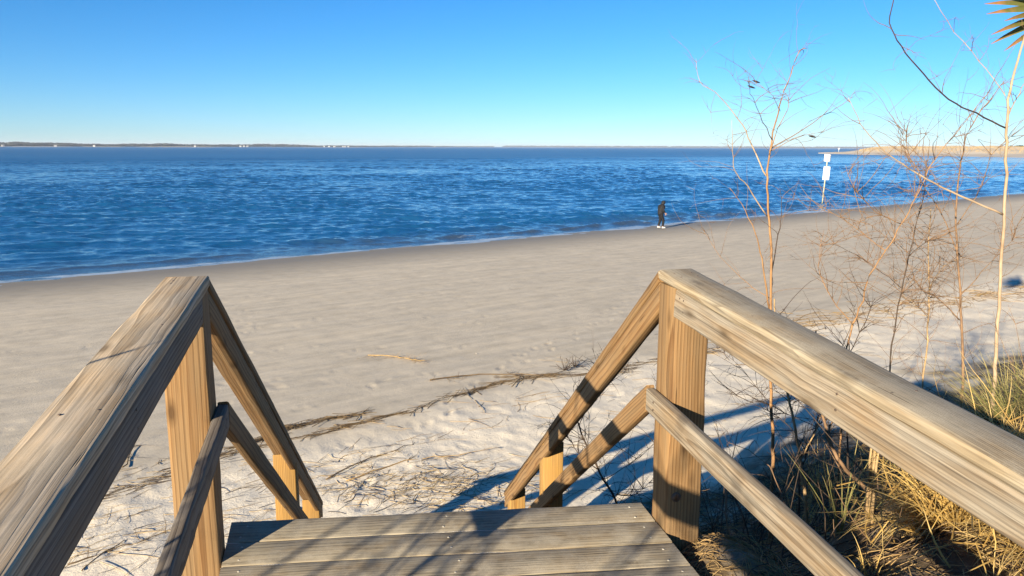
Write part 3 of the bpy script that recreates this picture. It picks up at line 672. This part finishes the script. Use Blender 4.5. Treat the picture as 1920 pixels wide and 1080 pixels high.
shrub('bare_shrub', q[0], [(q, .0145, .0018),
    (PP(d, (1438, 405), (1402, 350, -.05), (1378, 320, -.1), (1374, 285, -.1), (1372, 225, -.12)), .005, .0015, M['twig_pale']),
    (PP(d, (1437, 330), (1412, 278, .05), (1392, 235, .08), (1350, 182, .1), (1312, 152, .1), (1305, 110, .12)), .006, .0012, M['twig_pale']),
    (PP(d, (1442, 290), (1460, 240, -.03), (1478, 200, -.05), (1476, 180, -.05), (1464, 168, -.05)), .0035, .001),
    (PP(d, (1446, 278), (1500, 246, .1), (1545, 217, .16), (1588, 190, .2), (1604, 168, .2)), .004, .001),
    (PP(d, (1446, 283), (1490, 260, .0), (1523, 250, .05), (1545, 249, .05)), .0025, .001),
    (PP(d, (1448, 262), (1425, 215, -.05), (1408, 175, -.08), (1402, 150, -.1)), .003, .001, M['twig_dark']),
    (PP(d, (1463, 208), (1448, 180, -.1), (1428, 162, -.1), (1412, 155, -.1)), .002, .001),
    (PP(d, (1443, 580), (1430, 500, -.06), (1421, 450, -.08), (1398, 395, -.1), (1368, 352, -.12)), .007, .0015),
    (PP(d, (1446, 520), (1458, 440, .04), (1466, 400, .06), (1462, 350, .08)), .005, .0012, M['twig_dark']),
    (PP(d, (1444, 560), (1400, 530, .1), (1350, 480, .15), (1318, 430, .2)), .003, .001)],
    'tall bare reddish shrub with dark seed pods standing nearest the landing post', G1, M['twig_orange'], M['twig_red'], 18, .12, .42, .0016,
    [P(1418, 153, d - .1), P(1409, 163, d - .1), P(1523, 256, d + .05)])
d = 4.9; q = rooted(d, [(1866, 700), (1869, 630), (1876, 520), (1882, 420), (1888, 300), (1887, 240), (1894, 170), (1914, 95), (1932, 30)])
shrub('bare_shrub', q[0], [(q, .0145, .006),
    (PP(d, (1880, 402), (1800, 367, -.03), (1740, 337, -.06), (1692, 307, -.1), (1650, 277, -.12), (1615, 232, -.15), (1590, 183, -.18)), .0075, .0015),
    (PP(d, (1886, 240), (1830, 212, -.1), (1780, 187, -.2), (1730, 137, -.3), (1690, 87, -.35), (1668, 42, -.4), (1676, -5, -.42)), .0055, .003, M['twig_dark']),
    (PP(d, (1889, 222), (1905, 185, .05), (1925, 150, .1)), .004, .002),
    (PP(d, (1885, 180), (1850, 130, .2), (1790, 60, .3), (1745, -10, .35)), .003, .002)],
    'tall pale single-stemmed sapling with one long drooping side branch', G1, M['twig_pale'], M['twig_red'], 16, .1, .35, .0017)
d = 5.5; q = rooted(d, [(1806, 700), (1801, 600), (1797, 500), (1793, 400), (1799, 320), (1812, 255), (1842, 205), (1886, 150)])
shrub('bare_shrub', q[0], [(q, .013, .0022), (PP(d, (1797, 480), (1765, 400, .1), (1730, 345, .15), (1700, 290, .2), (1692, 245, .2)), .005, .001), (PP(d, (1797, 560), (1840, 510, -.1), (1880, 470, -.2), (1910, 440, -.2)), .004, .001),
    (PP(d, (1795, 420), (1840, 350, -.1), (1860, 290, -.15), (1905, 250, -.2)), .004, .001), (PP(d, (1799, 600), (1760, 560, 0), (1725, 540, .1), (1690, 470, .2), (1640, 430, .2)), .005, .001)],
    'reddish many-branched bare shrub between the pale sapling and the leaning one', G1, M['twig_red'], M['twig_red'], 46, .14, .55, .002)
d = 5.0; q = rooted(d, [(1588, 650), (1612, 580), (1632, 515), (1662, 468), (1690, 420), (1718, 370), (1752, 300), (1800, 240), (1862, 160)])
shrub('bare_shrub', q[0], [(q, .0072, .0016), (PP(d, (1660, 470), (1620, 440, .1), (1560, 400, .15), (1510, 395, .2)), .003, .001), (PP(d, (1690, 420), (1640, 395, -.1), (1600, 350, -.2), (1585, 310, -.2)), .003, .001),
    (PP(d, (1718, 370), (1725, 330, .1), (1700, 280, .2), (1702, 240, .2)), .003, .001), (PP(d, (1600, 610), (1560, 560, 0), (1535, 500, .1), (1545, 430, .15)), .004, .001)],
    'leaning bare shrub whose tan stem slants up behind the handrail', G1, M['twig_orange'], M['twig_red'], 46, .14, .55, .002)
d = 5.3; q = rooted(d, [(1668, 700), (1680, 600), (1700, 500), (1722, 410), (1735, 350), (1738, 300)])
shrub('bare_shrub', q[0], [(q, .008, .0016), (PP(d, (1690, 540), (1640, 500, .1), (1590, 470, .1), (1540, 450, .1)), .003, .001), (PP(d, (1705, 480), (1745, 450, -.1), (1790, 460, -.1)), .003, .001)],
    'thin dark-stemmed bare shrub behind the leaning one', G1, M['twig_dark'], M['twig_red'], 46, .12, .5, .0019)
d = 5.7; q = rooted(d, [(1738, 640), (1742, 560), (1742, 480), (1745, 390)])
shrub('bare_shrub', q[0], [(q, .008, .003), (PP(d, (1742, 540), (1770, 500, .1), (1812, 480, .1)), .003, .001), (PP(d, (1740, 590), (1700, 560), (1672, 520)), .003, .001)],
    'short broken-topped bare shrub with many curling twigs', G1, M['twig_gold'], M['twig_red'], 60, .12, .5, .0019)
d = 4.4; q = rooted(d, [(1512, 960), (1500, 860), (1488, 790), (1472, 715), (1455, 640), (1452, 560)])
shrub('bare_shrub', q[0], [(q, .013, .004), (PP(d, (1500, 860), (1530, 810), (1545, 760, .1), (1560, 700, .1), (1600, 600, .2)), .006, .002)], 'crooked brown stem rising between the two right rails', G1, M['twig_gold'], M['twig_dark'], 30, .1, .4, .0019)
d = 4.2; q = rooted(d, [(1640, 935), (1595, 890), (1562, 845), (1545, 790), (1538, 750), (1520, 690), (1530, 620)])
shrub('bare_shrub', q[0], [(q, .016, .004), (PP(d, (1562, 845), (1555, 800, .1), (1590, 760, .1), (1592, 640, .1)), .008, .003), (PP(d, (1590, 880), (1588, 800, .2), (1590, 720, .2)), .007, .003, M['twig_dark'])], 'thick brown forked stem slanting under the right handrail', G1, M['twig_red'], M['twig_dark'], 36, .1, .45, .0019)
d = 5.0; q = rooted(d, [(1500, 890), (1512, 850), (1530, 800), (1545, 750), (1600, 650), (1640, 560)])
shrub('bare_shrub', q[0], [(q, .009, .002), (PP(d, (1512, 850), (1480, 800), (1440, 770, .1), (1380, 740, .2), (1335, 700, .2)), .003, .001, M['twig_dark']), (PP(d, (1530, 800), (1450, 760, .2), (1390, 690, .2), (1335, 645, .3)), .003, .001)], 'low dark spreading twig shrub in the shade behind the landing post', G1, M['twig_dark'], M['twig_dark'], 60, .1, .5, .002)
d = 4.75; q = rooted(d, [(1158, 950), (1132, 900), (1108, 850), (1085, 800), (1078, 740)])
shrub('bare_shrub', q[0], [(q, .011, .004), (PP(d, (1120, 880), (1085, 850), (1062, 815, .1)), .004, .0015), (PP(d, (1130, 900), (1180, 870), (1225, 830, .1), (1245, 760, .1)), .003, .001), (PP(d, (1085, 800), (1110, 750), (1135, 715, .1), (1140, 690, .1)), .003, .001), (PP(d, (1140, 920), (1180, 930), (1225, 900, .1)), .003, .001)],
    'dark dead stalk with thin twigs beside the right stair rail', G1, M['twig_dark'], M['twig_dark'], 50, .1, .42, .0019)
# bare shrubs further back, beside the photographer: their shadows streak the deck and handrail
def free_shrub(x, y, hgt, lean, n, label, sm, tm, seed, ntw=14, thick=1.0):
    st0 = rng.getstate(); rng.seed(seed)
    g = gz(x, y); b = Vector((x, y, g - .08)); stems = []
    for i in range(n):
        a = rng.uniform(0, 6.28); dv = Vector((math.cos(a) * .28, math.sin(a) * .28, 1)) + Vector(lean); h_ = hgt * rng.uniform(.65, 1); pts = [b.copy()]; p = b.copy(); dv.normalize()
        for k in range(6):
            dv = (dv + Vector((rng.gauss(0, .12), rng.gauss(0, .12), rng.gauss(0, .05)))).normalized(); p = p + dv * (h_ / 6); pts.append(p.copy())
        stems.append((pts, .012 * thick * rng.uniform(.7, 1.2), .005 * thick))
    shrub('bare_shrub', b, stems, label, 'bare shrubs beside the walkway', sm, tm, ntw, .2, .7, .0032)
    rng.setstate(st0)
for i, (x_, y_, h_, n_, lb) in enumerate(((-2.5, -1.7, 2.6, 4, 'bare brown shrub left of the boardwalk, first of a loose row'), (-1.75, -2.2, 2.5, 3, 'bare brown shrub left of the boardwalk, second of a loose row'), (-3.1, -1.1, 2.4, 3, 'bare brown shrub left of the boardwalk, set back from the rail'), (-2.2, -3.0, 2.7, 4, 'bare brown shrub left of the boardwalk, last of a loose row'))):
    free_shrub(x_, y_, h_, (.03, 0, 0), n_, lb, M['twig_gold'], M['twig_red'], 4 + i * 7, 8, 1.5)
free_shrub(-1.55, .25, 1.9, (0, 0, 0), 4, 'low bare shrub brushing the outside of the left handrail', M['twig_gold'], M['twig_red'], 41, 12, 1.0)
free_shrub(-1.75, -.2, 2.0, (0, 0, 0), 4, 'low bare shrub close behind the one brushing the left handrail', M['twig_gold'], M['twig_red'], 47, 12, 1.0)

# ------------------------------------------------------------------ grass
def clump(name, x, y, n, h, spread, droop, w_, m, label, group, cat='grass clump', tilt=(0, 0), flat=0.0):
    g = gz(x, y); b = Vector((x, y, g)); mb = MB(b)
    for i in range(n):
        a = rng.uniform(0, 6.28); r = spread * .3 * math.sqrt(rng.random()); p = Vector((x + r * math.cos(a), y + r * math.sin(a), 0)); p.z = gz(p.x, p.y) - .03
        d_ = Vector((math.cos(a) * rng.uniform(.1, .8) + tilt[0] + rng.gauss(0, .15), math.sin(a) * rng.uniform(.1, .8) + tilt[1] + rng.gauss(0, .15), 1.0 - flat * rng.random())).normalized()
        ln = h * rng.uniform(.5, 1.1); pts = [p.copy()]; dr = droop * rng.uniform(.4, 1.4)
        for k in range(6):
            d_ = (d_ - Z * dr * (.05 + .06 * k) + Vector((rng.gauss(0, .04), rng.gauss(0, .04), 0))).normalized(); p = p + d_ * (ln / 6); pts.append(p.copy())
        mb.blade(pts, w_ * rng.uniform(.6, 1.2), (-math.sin(a), math.cos(a), 0))
    o = empty(name, b, 0, label, cat, group); k = mb.build('blades', m, o); tag(k, kind='stuff'); return o
GG = 'dry grass clumps on the dune'
for x_, y_, n_, h_, sp, dr, m_, lb, tl, fl in (
    (1.82, 3.05, 300, .46, .30, 1.2, 'grass_gold', 'golden dry grass clump under the right handrail, the fullest one', (-.25, .1), .3),
    (2.15, 3.2, 430, .50, .32, 1.3, 'grass_gold', 'golden dry grass clump behind the fullest one', (-.2, 0), .3),
    (2.02, 2.72, 220, .42, .32, 1.6, 'grass_gold', 'matted golden grass clump lying flat beside the handrail', (-.1, -.1), .5),
    (1.38, 2.80, 40, .22, .25, 1.8, 'grass_gold', 'low tangled straw clump beside the mid rail', (-.2, 0), .6),
    (1.62, 3.55, 14, .60, .15, .6, 'grass_green', 'sparse green and yellow grass tuft between the shrub stems', (0, 0), 0),
    (1.98, 3.75, 18, .62, .2, .7, 'grass_green', 'upright green grass tuft behind the golden clumps', (0, 0), 0),
    (2.35, 2.75, 430, .45, .34, 1.4, 'grass_gold', 'flattened golden grass clump lying close along the right handrail', (-.2, -.05), .4),
    (2.5, 3.05, 430, .5, .32, 1.2, 'grass_gold', 'dense golden grass clump just beyond the flattened one', (-.15, 0), .3),
    (2.55, 3.5, 160, .5, .3, 1.0, 'grass_gold', 'short golden grass clump on the slope below the green tufts', (0, 0), .2),
    (3.15, 4.75, 260, .65, .35, 1.0, 'grass_green', 'green dune grass tuft at the foot of the pale sapling', (-.35, 0), .2),
    (3.55, 5.0, 260, .6, .35, 1.0, 'grass_green', 'green dune grass tuft beyond the pale sapling', (-.2, 0), .2),
    (3.05, 4.2, 200, .5, .35, 1.2, 'grass_green', 'leaning green dune grass tuft before the pale sapling', (-.3, 0), .3),
    (3.75, 5.6, 160, .6, .3, .8, 'grass_gold', 'golden grass tuft behind the green tufts', (0, 0), .2),
    (2.6, 5.4, 60, .55, .25, .6, 'grass_gold', 'thin straw tuft among the bare shrubs', (0, 0), .1),
    (2.2, 5.6, 40, .5, .25, .6, 'grass_gold', 'sparse straw tuft behind the leaning shrub', (0, 0), .1),
    (2.75, 6.6, 70, .6, .4, .6, 'grass_gold', 'straw tuft on the sand beyond the shrubs', (0, 0), .2)):
    clump('grass_clump', x_, y_, n_, h_, sp, dr, .0042 if m_ == 'grass_gold' else .0036, M[m_], lb, GG, tilt=tl, flat=fl)
# three stiff yellow blades standing up through the shade
q = CAM + ray(1638, 965) * (3.5 / ray(1638, 965).y); b = Vector((q.x, q.y, gz(q.x, q.y))); o = empty('reed_stalks', b, 0, 'few stiff upright yellow reed stalks beside the golden grass', 'reed'); 
for k in range(5):
    mb = MB(b); x0 = b + Vector((rng.uniform(-.03, .03), rng.uniform(-.04, .04), -.05)); mb.tube([x0, x0 + Vector((rng.uniform(-.01, .02), 0, .35)), x0 + Vector((rng.uniform(-.02, .04), 0, rng.uniform(.6, .85)))], [.007, .006, .003], 6); mb.build('stalk', M['twig_gold'], o)

# plant litter lying on the dune: straw, twigs and leaves nobody could count
def strew(name, spots, m, label, cat='litter'):
    mb = MB(); n = 4; allp = []
    for (x_, y_, ln, a, r, lift) in spots:
        cv = rng.gauss(0, .25)
        for k in range(n):
            t = k / (n - 1) - .5; allp.append((x_ + math.cos(a + cv * t) * ln * t, y_ + math.sin(a + cv * t) * ln * t))
    A = np.array(allp); zz = ground(A[:, 0], A[:, 1], True)
    for i, (x_, y_, ln, a, r, lift) in enumerate(spots):
        pts = [(A[i * n + k, 0], A[i * n + k, 1], float(zz[i * n + k]) + r * .6 + lift * rng.random()) for k in range(n)]
        mb.tube(pts, [r, r, r * .9, r * .5], 3, False)
    o = mb.build(name, m, None, True); return tag(o, label, cat, kind='stuff')
sp = []
while len(sp) < 8000:
    x_ = rng.uniform(.85, 4.6); y_ = rng.uniform(2.3, 8.2); s_ = x_ * NX + y_ * NY
    if s_ > 4.9 + rng.gauss(0, .45) or (x_ - D0.x) * .97 + (y_ - D0.y) * .26 < .05: continue
    sp.append((x_, y_, rng.uniform(.06, .32), rng.uniform(0, 6.28), rng.uniform(.0012, .003), rng.choice((.01, .03, .06))))
for _ in range(420):
    p = D0 + RR * rng.uniform(.03, .5) + hd(WR) * rng.uniform(-.75, .15); sp.insert(0, (p.x, p.y, rng.uniform(.05, .22), rng.uniform(0, 6.28), rng.uniform(.001, .0022), .02))
strew('straw_litter', sp[:4600], M['straw'], 'mat of fallen straw and grass on the dune beside the boardwalk')
strew('twig_litter', sp[4600:], M['twig_dark'], 'dark fallen twigs scattered over the dune beside the boardwalk')

tg = MB(); tg2 = MB()
for i in range(420):
    x_ = rng.uniform(.95, 3.6); y_ = rng.uniform(3.0, 6.8); s_ = x_ * NX + y_ * NY
    if s_ < 1.5 or s_ > 4.4: continue
    p = Vector((x_, y_, gz(x_, y_) - .03)); tp = twig_path(p, Vector((rng.gauss(0, .5), rng.gauss(0, .5), rng.uniform(.3, 1))), rng.uniform(.25, .95), rng.gauss(0, 1.0), 6); r = rng.uniform(.002, .0055)
    (tg if i % 3 else tg2).tube(tp, [r * (1 - .7 * k / 6) for k in range(7)], 4, False)
    if i % 2: twigs_on(tg if i % 3 else tg2, tp, r, 3, .08, .3, .2, .3, .3, r * .45)
sg2 = MB()
for i in range(1700):
    x_ = rng.gauss(2.3, .42); y_ = rng.gauss(3.0, .3)
    if x_ < 1.5 or (x_ - D0.x) * .966 + (y_ - D0.y) * .26 < .3 or y_ < 2.2: continue
    p = Vector((x_, y_, gz(x_, y_) + rng.random() ** 1.6 * .34)); a = rng.uniform(0, 6.28); tp = twig_path(p, Vector((math.cos(a), math.sin(a), rng.gauss(.05, .4))), rng.uniform(.12, .5), rng.gauss(0, .7), 5)
    sg2.blade([q for q in tp], rng.uniform(.0018, .004), (-math.sin(a), math.cos(a), rng.gauss(0, .4)))
tag(sg2.build('straw_tangle', M['grass_gold'], None), 'tangled heap of loose golden straw through the grass clumps', 'straw', kind='stuff')
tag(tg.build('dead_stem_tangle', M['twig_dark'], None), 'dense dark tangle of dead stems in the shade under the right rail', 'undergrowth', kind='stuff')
tag(tg2.build('brown_stem_tangle', M['twig_red'], None), 'reddish brown dead stems mixed through the dark tangle', 'undergrowth', kind='stuff')

# ------------------------------------------------------------------ wrack: reed stalks washed up on the sand
def along(poly, n, jit, ln, r, lift=.02, spread=.35):
    pts = [hit(*p) for p in poly]; seg = [(pts[i + 1] - pts[i]).length for i in range(len(pts) - 1)]; tot = sum(seg); out = []
    for _ in range(n):
        t = rng.random() * tot; i = 0
        if float(vn(np.array(t * .9), np.array(tot), 55)) < -.12 and rng.random() < .45: continue
        while t > seg[i] and i < len(seg) - 1: t -= seg[i]; i += 1
        p = pts[i].lerp(pts[i + 1], t / seg[i]); dv = pts[i + 1] - pts[i]; a = math.atan2(dv.y, dv.x) + rng.gauss(0, spread)
        n_ = .28 * float(vn(np.array(p.x * 1.1), np.array(p.y * 1.1), 91)); p = p + Vector((NX, NY, 0)) * n_
        out.append((p.x + rng.gauss(0, jit), p.y + rng.gauss(0, jit), rng.uniform(*ln), a, rng.uniform(*r), rng.random() * lift))
    return out
W = along([(420, 862), (480, 840), (600, 815), (760, 780), (830, 758), (900, 735), (960, 720), (1010, 710)], 230, .028, (.15, .8), (.002, .005), .03)
W += along([(440, 842), (490, 827), (545, 804), (620, 786), (690, 776)], 120, .04, (.15, .7), (.002, .007), .05)
W += along([(960, 708), (1085, 700), (1160, 690), (1240, 677), (1330, 660)], 170, .07, (.2, .8), (.002, .005), .03)
W += along([(150, 930), (300, 890), (420, 862)], 60, .1, (.15, .6), (.002, .005), .02)
strew('wrack_line', W, M['wrack'], 'dark line of reed wrack along the edge of the dry sand', 'wrack')
W = along([(1330, 660), (1500, 607), (1700, 577), (1920, 540), (2100, 515)], 700, .45, (.2, .9), (.003, .007), .04, .7)
W += along([(600, 860), (900, 780), (1200, 720)], 60, .5, (.2, .7), (.002, .004), .02, .8)
strew('straw_wrack', W, M['straw'], 'golden band of washed-up straw on the sand behind the shrubs', 'wrack')
W = []
for _ in range(620):
    px_ = rng.gauss(800, 130); py_ = rng.gauss(912, 28)
    if 560 < px_ < 1250 and 820 < py_ < 975: p = hit(px_, py_); W.append((p.x, p.y, rng.uniform(.08, .4), rng.gauss(.6, .7), rng.uniform(.0015, .004), .03 * rng.random()))
for _ in range(260):
    px_ = rng.uniform(60, 560); py_ = rng.uniform(850, 1075); p = hit(px_, py_); W.append((p.x, p.y, rng.uniform(.08, .5), rng.gauss(.7, .6), rng.uniform(.0015, .004), .02 * rng.random()))
for _ in range(220):
    px_ = rng.uniform(1020, 1750); py_ = rng.uniform(620, 860); p = hit(px_, py_); W.append((p.x, p.y, rng.uniform(.1, .5), rng.gauss(.7, .9), rng.uniform(.0015, .0035), .02 * rng.random()))
strew('dark_stalks', W[::3], M['twig_dark'], 'dark broken twigs strewn over the white sand round the stairs', 'litter')
W = [q for i, q in enumerate(W) if i % 3]
strew('dry_stalks', W, M['straw_pale'], 'pale dry stalks strewn over the white sand round the stairs', 'litter')
mb = MB()
for _ in range(170):
    l_ = rng.uniform(-18, 30); s_ = rng.uniform(9.5, 26); p = Vector((l_ * NY + s_ * NX, -l_ * NX + s_ * NY, 0)); r = rng.uniform(.006, .016); p.z = gz(p.x, p.y) + r * .25; b = len(mb.v)
    for q in IV: mb.v.append((p.x + q.x * r * rng.uniform(.7, 1.3), p.y + q.y * r * rng.uniform(.7, 1.3), p.z + q.z * r * .45))
    mb.f += [tuple(b + k for k in f) for f in IF]
tag(mb.build('shell_fragments', M['spit_sand'], None, False), 'small pale shell fragments scattered over the packed sand', 'shells', kind='stuff')
def stalk(poly, r, label, name='reed_stalk', branches=0, m='wrack', tuft=0):
    pts = [hit(*p) + Z * (r + .005) for p in poly]; o = empty(name, pts[0], 0, label, 'reed'); mb = MB(pts[0]); path = smooth(pts, 4)
    path = [p + Vector((rng.gauss(0, .012), rng.gauss(0, .012), rng.uniform(0, .02))) for p in path]
    mb.tube(path, [r * (1 - .6 * k / (len(path) - 1)) for k in range(len(path))], 6); mb.build('stem', M[m], o)
    if branches:
        tw = MB(pts[0]); twigs_on(tw, path, r, branches, .15, .6, .0, .1, .5, r * .45)
        for k in range(len(tw.v)):
            v = tw.v[k]; g = gz(v[0] + pts[0].x, v[1] + pts[0].y) + .006 - pts[0].z
            tw.v[k] = (v[0], v[1], max(g, g + (v[2] - g) * .35))
        tag(tw.build('twigs', M[m], o), kind='stuff')
    if tuft:
        tw = MB(pts[0])
        for k in range(tuft):
            e = path[-1] if k % 2 else path[-3]; tp = twig_path(e, Vector((rng.gauss(.3, .6), rng.gauss(.3, .6), rng.uniform(.1, .9))), rng.uniform(.1, .32), rng.gauss(0, 1)); tw.tube(tp, .0035, 4, False)
        tag(tw.build('seed_head', M['twig_dark'], o), kind='stuff')
    return o
stalk([(806, 716), (880, 706), (960, 704), (1025, 706), (1078, 690)], .012, 'long reed stalk with a ragged dark head by the right stair rail', branches=16, tuft=40)
stalk([(960, 728), (975, 712), (960, 705)], .008, 'short forked reed lying across the long one', branches=6)
stalk([(690, 667), (740, 671), (780, 678), (797, 679)], .010, 'pale bundle of reeds lying alone on the packed sand', m='straw', branches=26)
stalk([(612, 902), (660, 878), (730, 850), (782, 833)], .009, 'thin bent twig on the white sand between the stair rails', branches=6)
stalk([(650, 905), (760, 868), (860, 855), (935, 842)], .007, 'long straight straw on the white sand between the stair rails', m='straw', branches=5)
stalk([(130, 1062), (200, 1040), (260, 1020), (320, 1000)], .007, 'twig lying on the sand left of the landing post', branches=8)
stalk([(150, 1075), (215, 1030), (240, 1015)], .006, 'crossed twig lying on the sand left of the landing post', branches=4)
stalk([(235, 880), (250, 842), (262, 838)], .008, 'small dark curled twig on the sand seen past the left post', branches=8)

# ------------------------------------------------------------------ palm whose leaf tips reach into the picture
hub = P(2018, 14, 7.6); tb = Vector((hub.x + 1.9, hub.y + .5, 0)); tb.z = gz(tb.x, tb.y) - .1
pm = empty('cabbage_palm', tb, 0, 'green fan palm with browned leaf tips above the pale sapling', 'palm')
top = Vector((tb.x, tb.y, hub.z - .35)); mb = MB(tb); mb.tube([tb, tb.lerp(top, .5) + Vector((.03, 0, 0)), top], [.15, .13, .11], 12); mb.build('trunk', M['twig_gold'], pm)
def fan(hubp, axis, L_, nseg, spread, seed, lo_=None):
    lo_ = -spread if lo_ is None else lo_
    r_ = random.Random(seed); ax = Vector(axis).normalized(); side = ax.cross(Z).normalized(); nm = side.cross(ax); mb = MB(tb)
    lf = None
    for i in range(nseg):
        a = R(lo_ + (spread - lo_) * i / (nseg - 1)); dv = (ax * math.cos(a) + Z * math.sin(a) + side * .12 * math.sin(i * 1.7)).normalized(); ln = L_ * (.78 + .22 * math.cos(a)) * r_.uniform(.9, 1.05)
        pts = []; p = Vector(hubp); d_ = dv.copy()
        for k in range(7):
            pts.append(p.copy()); d_ = (d_ - Z * .012 * k + side * r_.gauss(0, .02)).normalized(); p = p + d_ * (ln / 6)
        mb.blade(pts, [k_ * L_ for k_ in (.012, .030, .040, .038, .030, .018, .002)], nm)
    lf = mb.build('leaf', M['palm'], pm); mb = MB(tb); mb.tube([top, top.lerp(hubp, .5) + Z * .08, hubp], [.016, .012, .009], 6); mb.build('leaf_stalk', M['dark_leaf'], pm)
fan(hub, (-1, -.08, 0), .87, 17, 80, 3, -27)
for k in range(2):
    a = R(-80 + 30 * k); hp = top + Vector((math.cos(a) * .8, math.sin(a) * .8, rng.uniform(.1, .6)))
    fan(hp, (math.cos(a), math.sin(a), rng.uniform(-.4, .3)), .65, 26, 85, 20 + k)

# ------------------------------------------------------------------ the walker at the water's edge
ft = hit(1238, 428)
pr = empty('person', ft, 0, 'person in a dark hooded jacket and dark trousers walking along the waterline', 'person')
pr.rotation_euler = (0, 0, R(18)); pr.scale = (1.14, 1.14, 1.0)
M['skin'] = plain('skin', (.45, .27, .19), .15, 20, .5); M['jacket'] = plain('dark_jacket', (.016, .016, .018), .4, 8); M['trousers'] = plain('dark_trousers', (.010, .010, .013), .4, 8); M['shoe'] = plain('white_shoe', (.75, .72, .68), .1, 20)
def skin(name, pts, edges, m, parent, root=0, sub=2):
    me = bpy.data.meshes.new(name); me.from_pydata([p[:3] for p in pts], edges, []); me.materials.append(m); o = link(bpy.data.objects.new(name, me), parent)
    md = o.modifiers.new('skin', 'SKIN'); md.use_smooth_shade = True
    for i, p in enumerate(pts): sv = me.skin_vertices[0].data[i]; r = p[3]; sv.radius = (r, p[4] if len(p) > 4 else r); sv.use_root = (i == root)
    s_ = o.modifiers.new('sub', 'SUBSURF'); s_.levels = sub; s_.render_levels = sub; return o
# faces +x, stooping; y is the left side
body = [(0, 0, .90, .09), (.01, 0, 1.10, .085), (.03, 0, 1.30, .085), (.09, 0, 1.42, .06), (.13, 0, 1.48, .05), (.17, 0, 1.58, .085), (.175, 0, 1.66, .07),
        (.04, .17, 1.36, .04), (-.01, .22, 1.13, .032), (.12, .2, .94, .026), (.155, .19, .90, .026),
        (.04, -.17, 1.36, .04), (.0, -.22, 1.13, .032), (.14, -.19, .96, .026), (.175, -.18, .92, .026),
        (.0, .085, .82, .07), (.03, .09, .48, .05), (-.09, .09, .10, .04), (0.0, -.085, .82, .07), (.12, -.09, .48, .05), (.09, -.09, .10, .04)]
ed = [(0, 1), (1, 2), (2, 3), (3, 4), (4, 5), (5, 6), (2, 7), (7, 8), (8, 9), (9, 10), (2, 11), (11, 12), (12, 13), (13, 14), (0, 15), (15, 16), (16, 17), (0, 18), (18, 19), (19, 20)]
for w_, sy in ((10, 1), (14, -1)):
    hx, hy, hz = body[w_][:3]
    for k, (dx, dz, ln) in enumerate(((.9, .3, .06), (1, -.3, .075), (.8, -.75, .08), (.5, -1, .075), (.2, -1, .06))):
        n0 = len(body); q = math.hypot(dx, dz); off = (k - 2) * .014 * -sy
        body += [(hx + dx / q * .05, hy + off, hz + dz / q * .05, .010), (hx + dx / q * (.05 + ln * .5), hy + off, hz + dz / q * (.05 + ln * .5) - .005, .009), (hx + dx / q * (.04 + ln) - .012, hy + off, hz + dz / q * (.05 + ln) - .015, .007)]
        ed += [(w_, n0), (n0, n0 + 1), (n0 + 1, n0 + 2)]
body += [(.255, 0, 1.585, .014), (.235, 0, 1.61, .012)]; ed += [(5, len(body) - 2), (5, len(body) - 1)]
skin('body', body, ed, M['skin'], pr)
jk = [(-.01, 0, .76, .175, .19), (-.01, 0, 1.0, .17, .19), (.0, 0, 1.2, .185, .2), (.02, 0, 1.36, .165, .18), (.08, 0, 1.45, .10, .10), (.125, 0, 1.53, .112), (.145, 0, 1.63, .115), (.14, 0, 1.70, .085),
      (.05, .19, 1.38, .08), (-.01, .23, 1.13, .07), (.12, .2, .94, .06), (.05, -.19, 1.38, .08), (0, -.23, 1.13, .07), (.14, -.19, .96, .06)]
skin('jacket', jk, [(0, 1), (1, 2), (2, 3), (3, 4), (4, 5), (5, 6), (6, 7), (3, 8), (8, 9), (9, 10), (3, 11), (11, 12), (12, 13)], M['jacket'], pr)
tr = [(0, 0, .96, .125), (0, .085, .80, .105), (.035, .09, .48, .08), (-.085, .09, .12, .065), (0, -.085, .80, .105), (.125, -.09, .48, .08), (.09, -.09, .12, .065)]
skin('trousers', tr, [(0, 1), (1, 2), (2, 3), (0, 4), (4, 5), (5, 6)], M['trousers'], pr)
for x0, y0, h0 in ((-.10, .09, .035), (.09, -.09, .0)):
    skin('shoe', [(x0 - .04, y0, .055 + h0, .05), (x0 + .06, y0, .045 + h0 * .6, .048), (x0 + .17, y0, .035 + h0 * .2, .035)], [(0, 1), (1, 2)], M['shoe'], pr)

# ------------------------------------------------------------------ sea haze
hz, ht, hb = mat('sea_haze'); ht.nodes.remove(hb); vol = ht.nodes.new('ShaderNodeVolumePrincipled')
vol.inputs['Color'].default_value = (.80, .88, 1, 1); vol.inputs['Density'].default_value = 0.75e-4; vol.inputs['Anisotropy'].default_value = .0
L(ht, vol.outputs[0], ht.nodes['Material Output'].inputs['Volume'])
mb = MB(); mb.box((0, 4000, 6), (26000, 15000, 56)); tag(mb.build('haze', hz, None, False), 'thin pale sea haze over the water and beach', 'haze', kind='stuff')
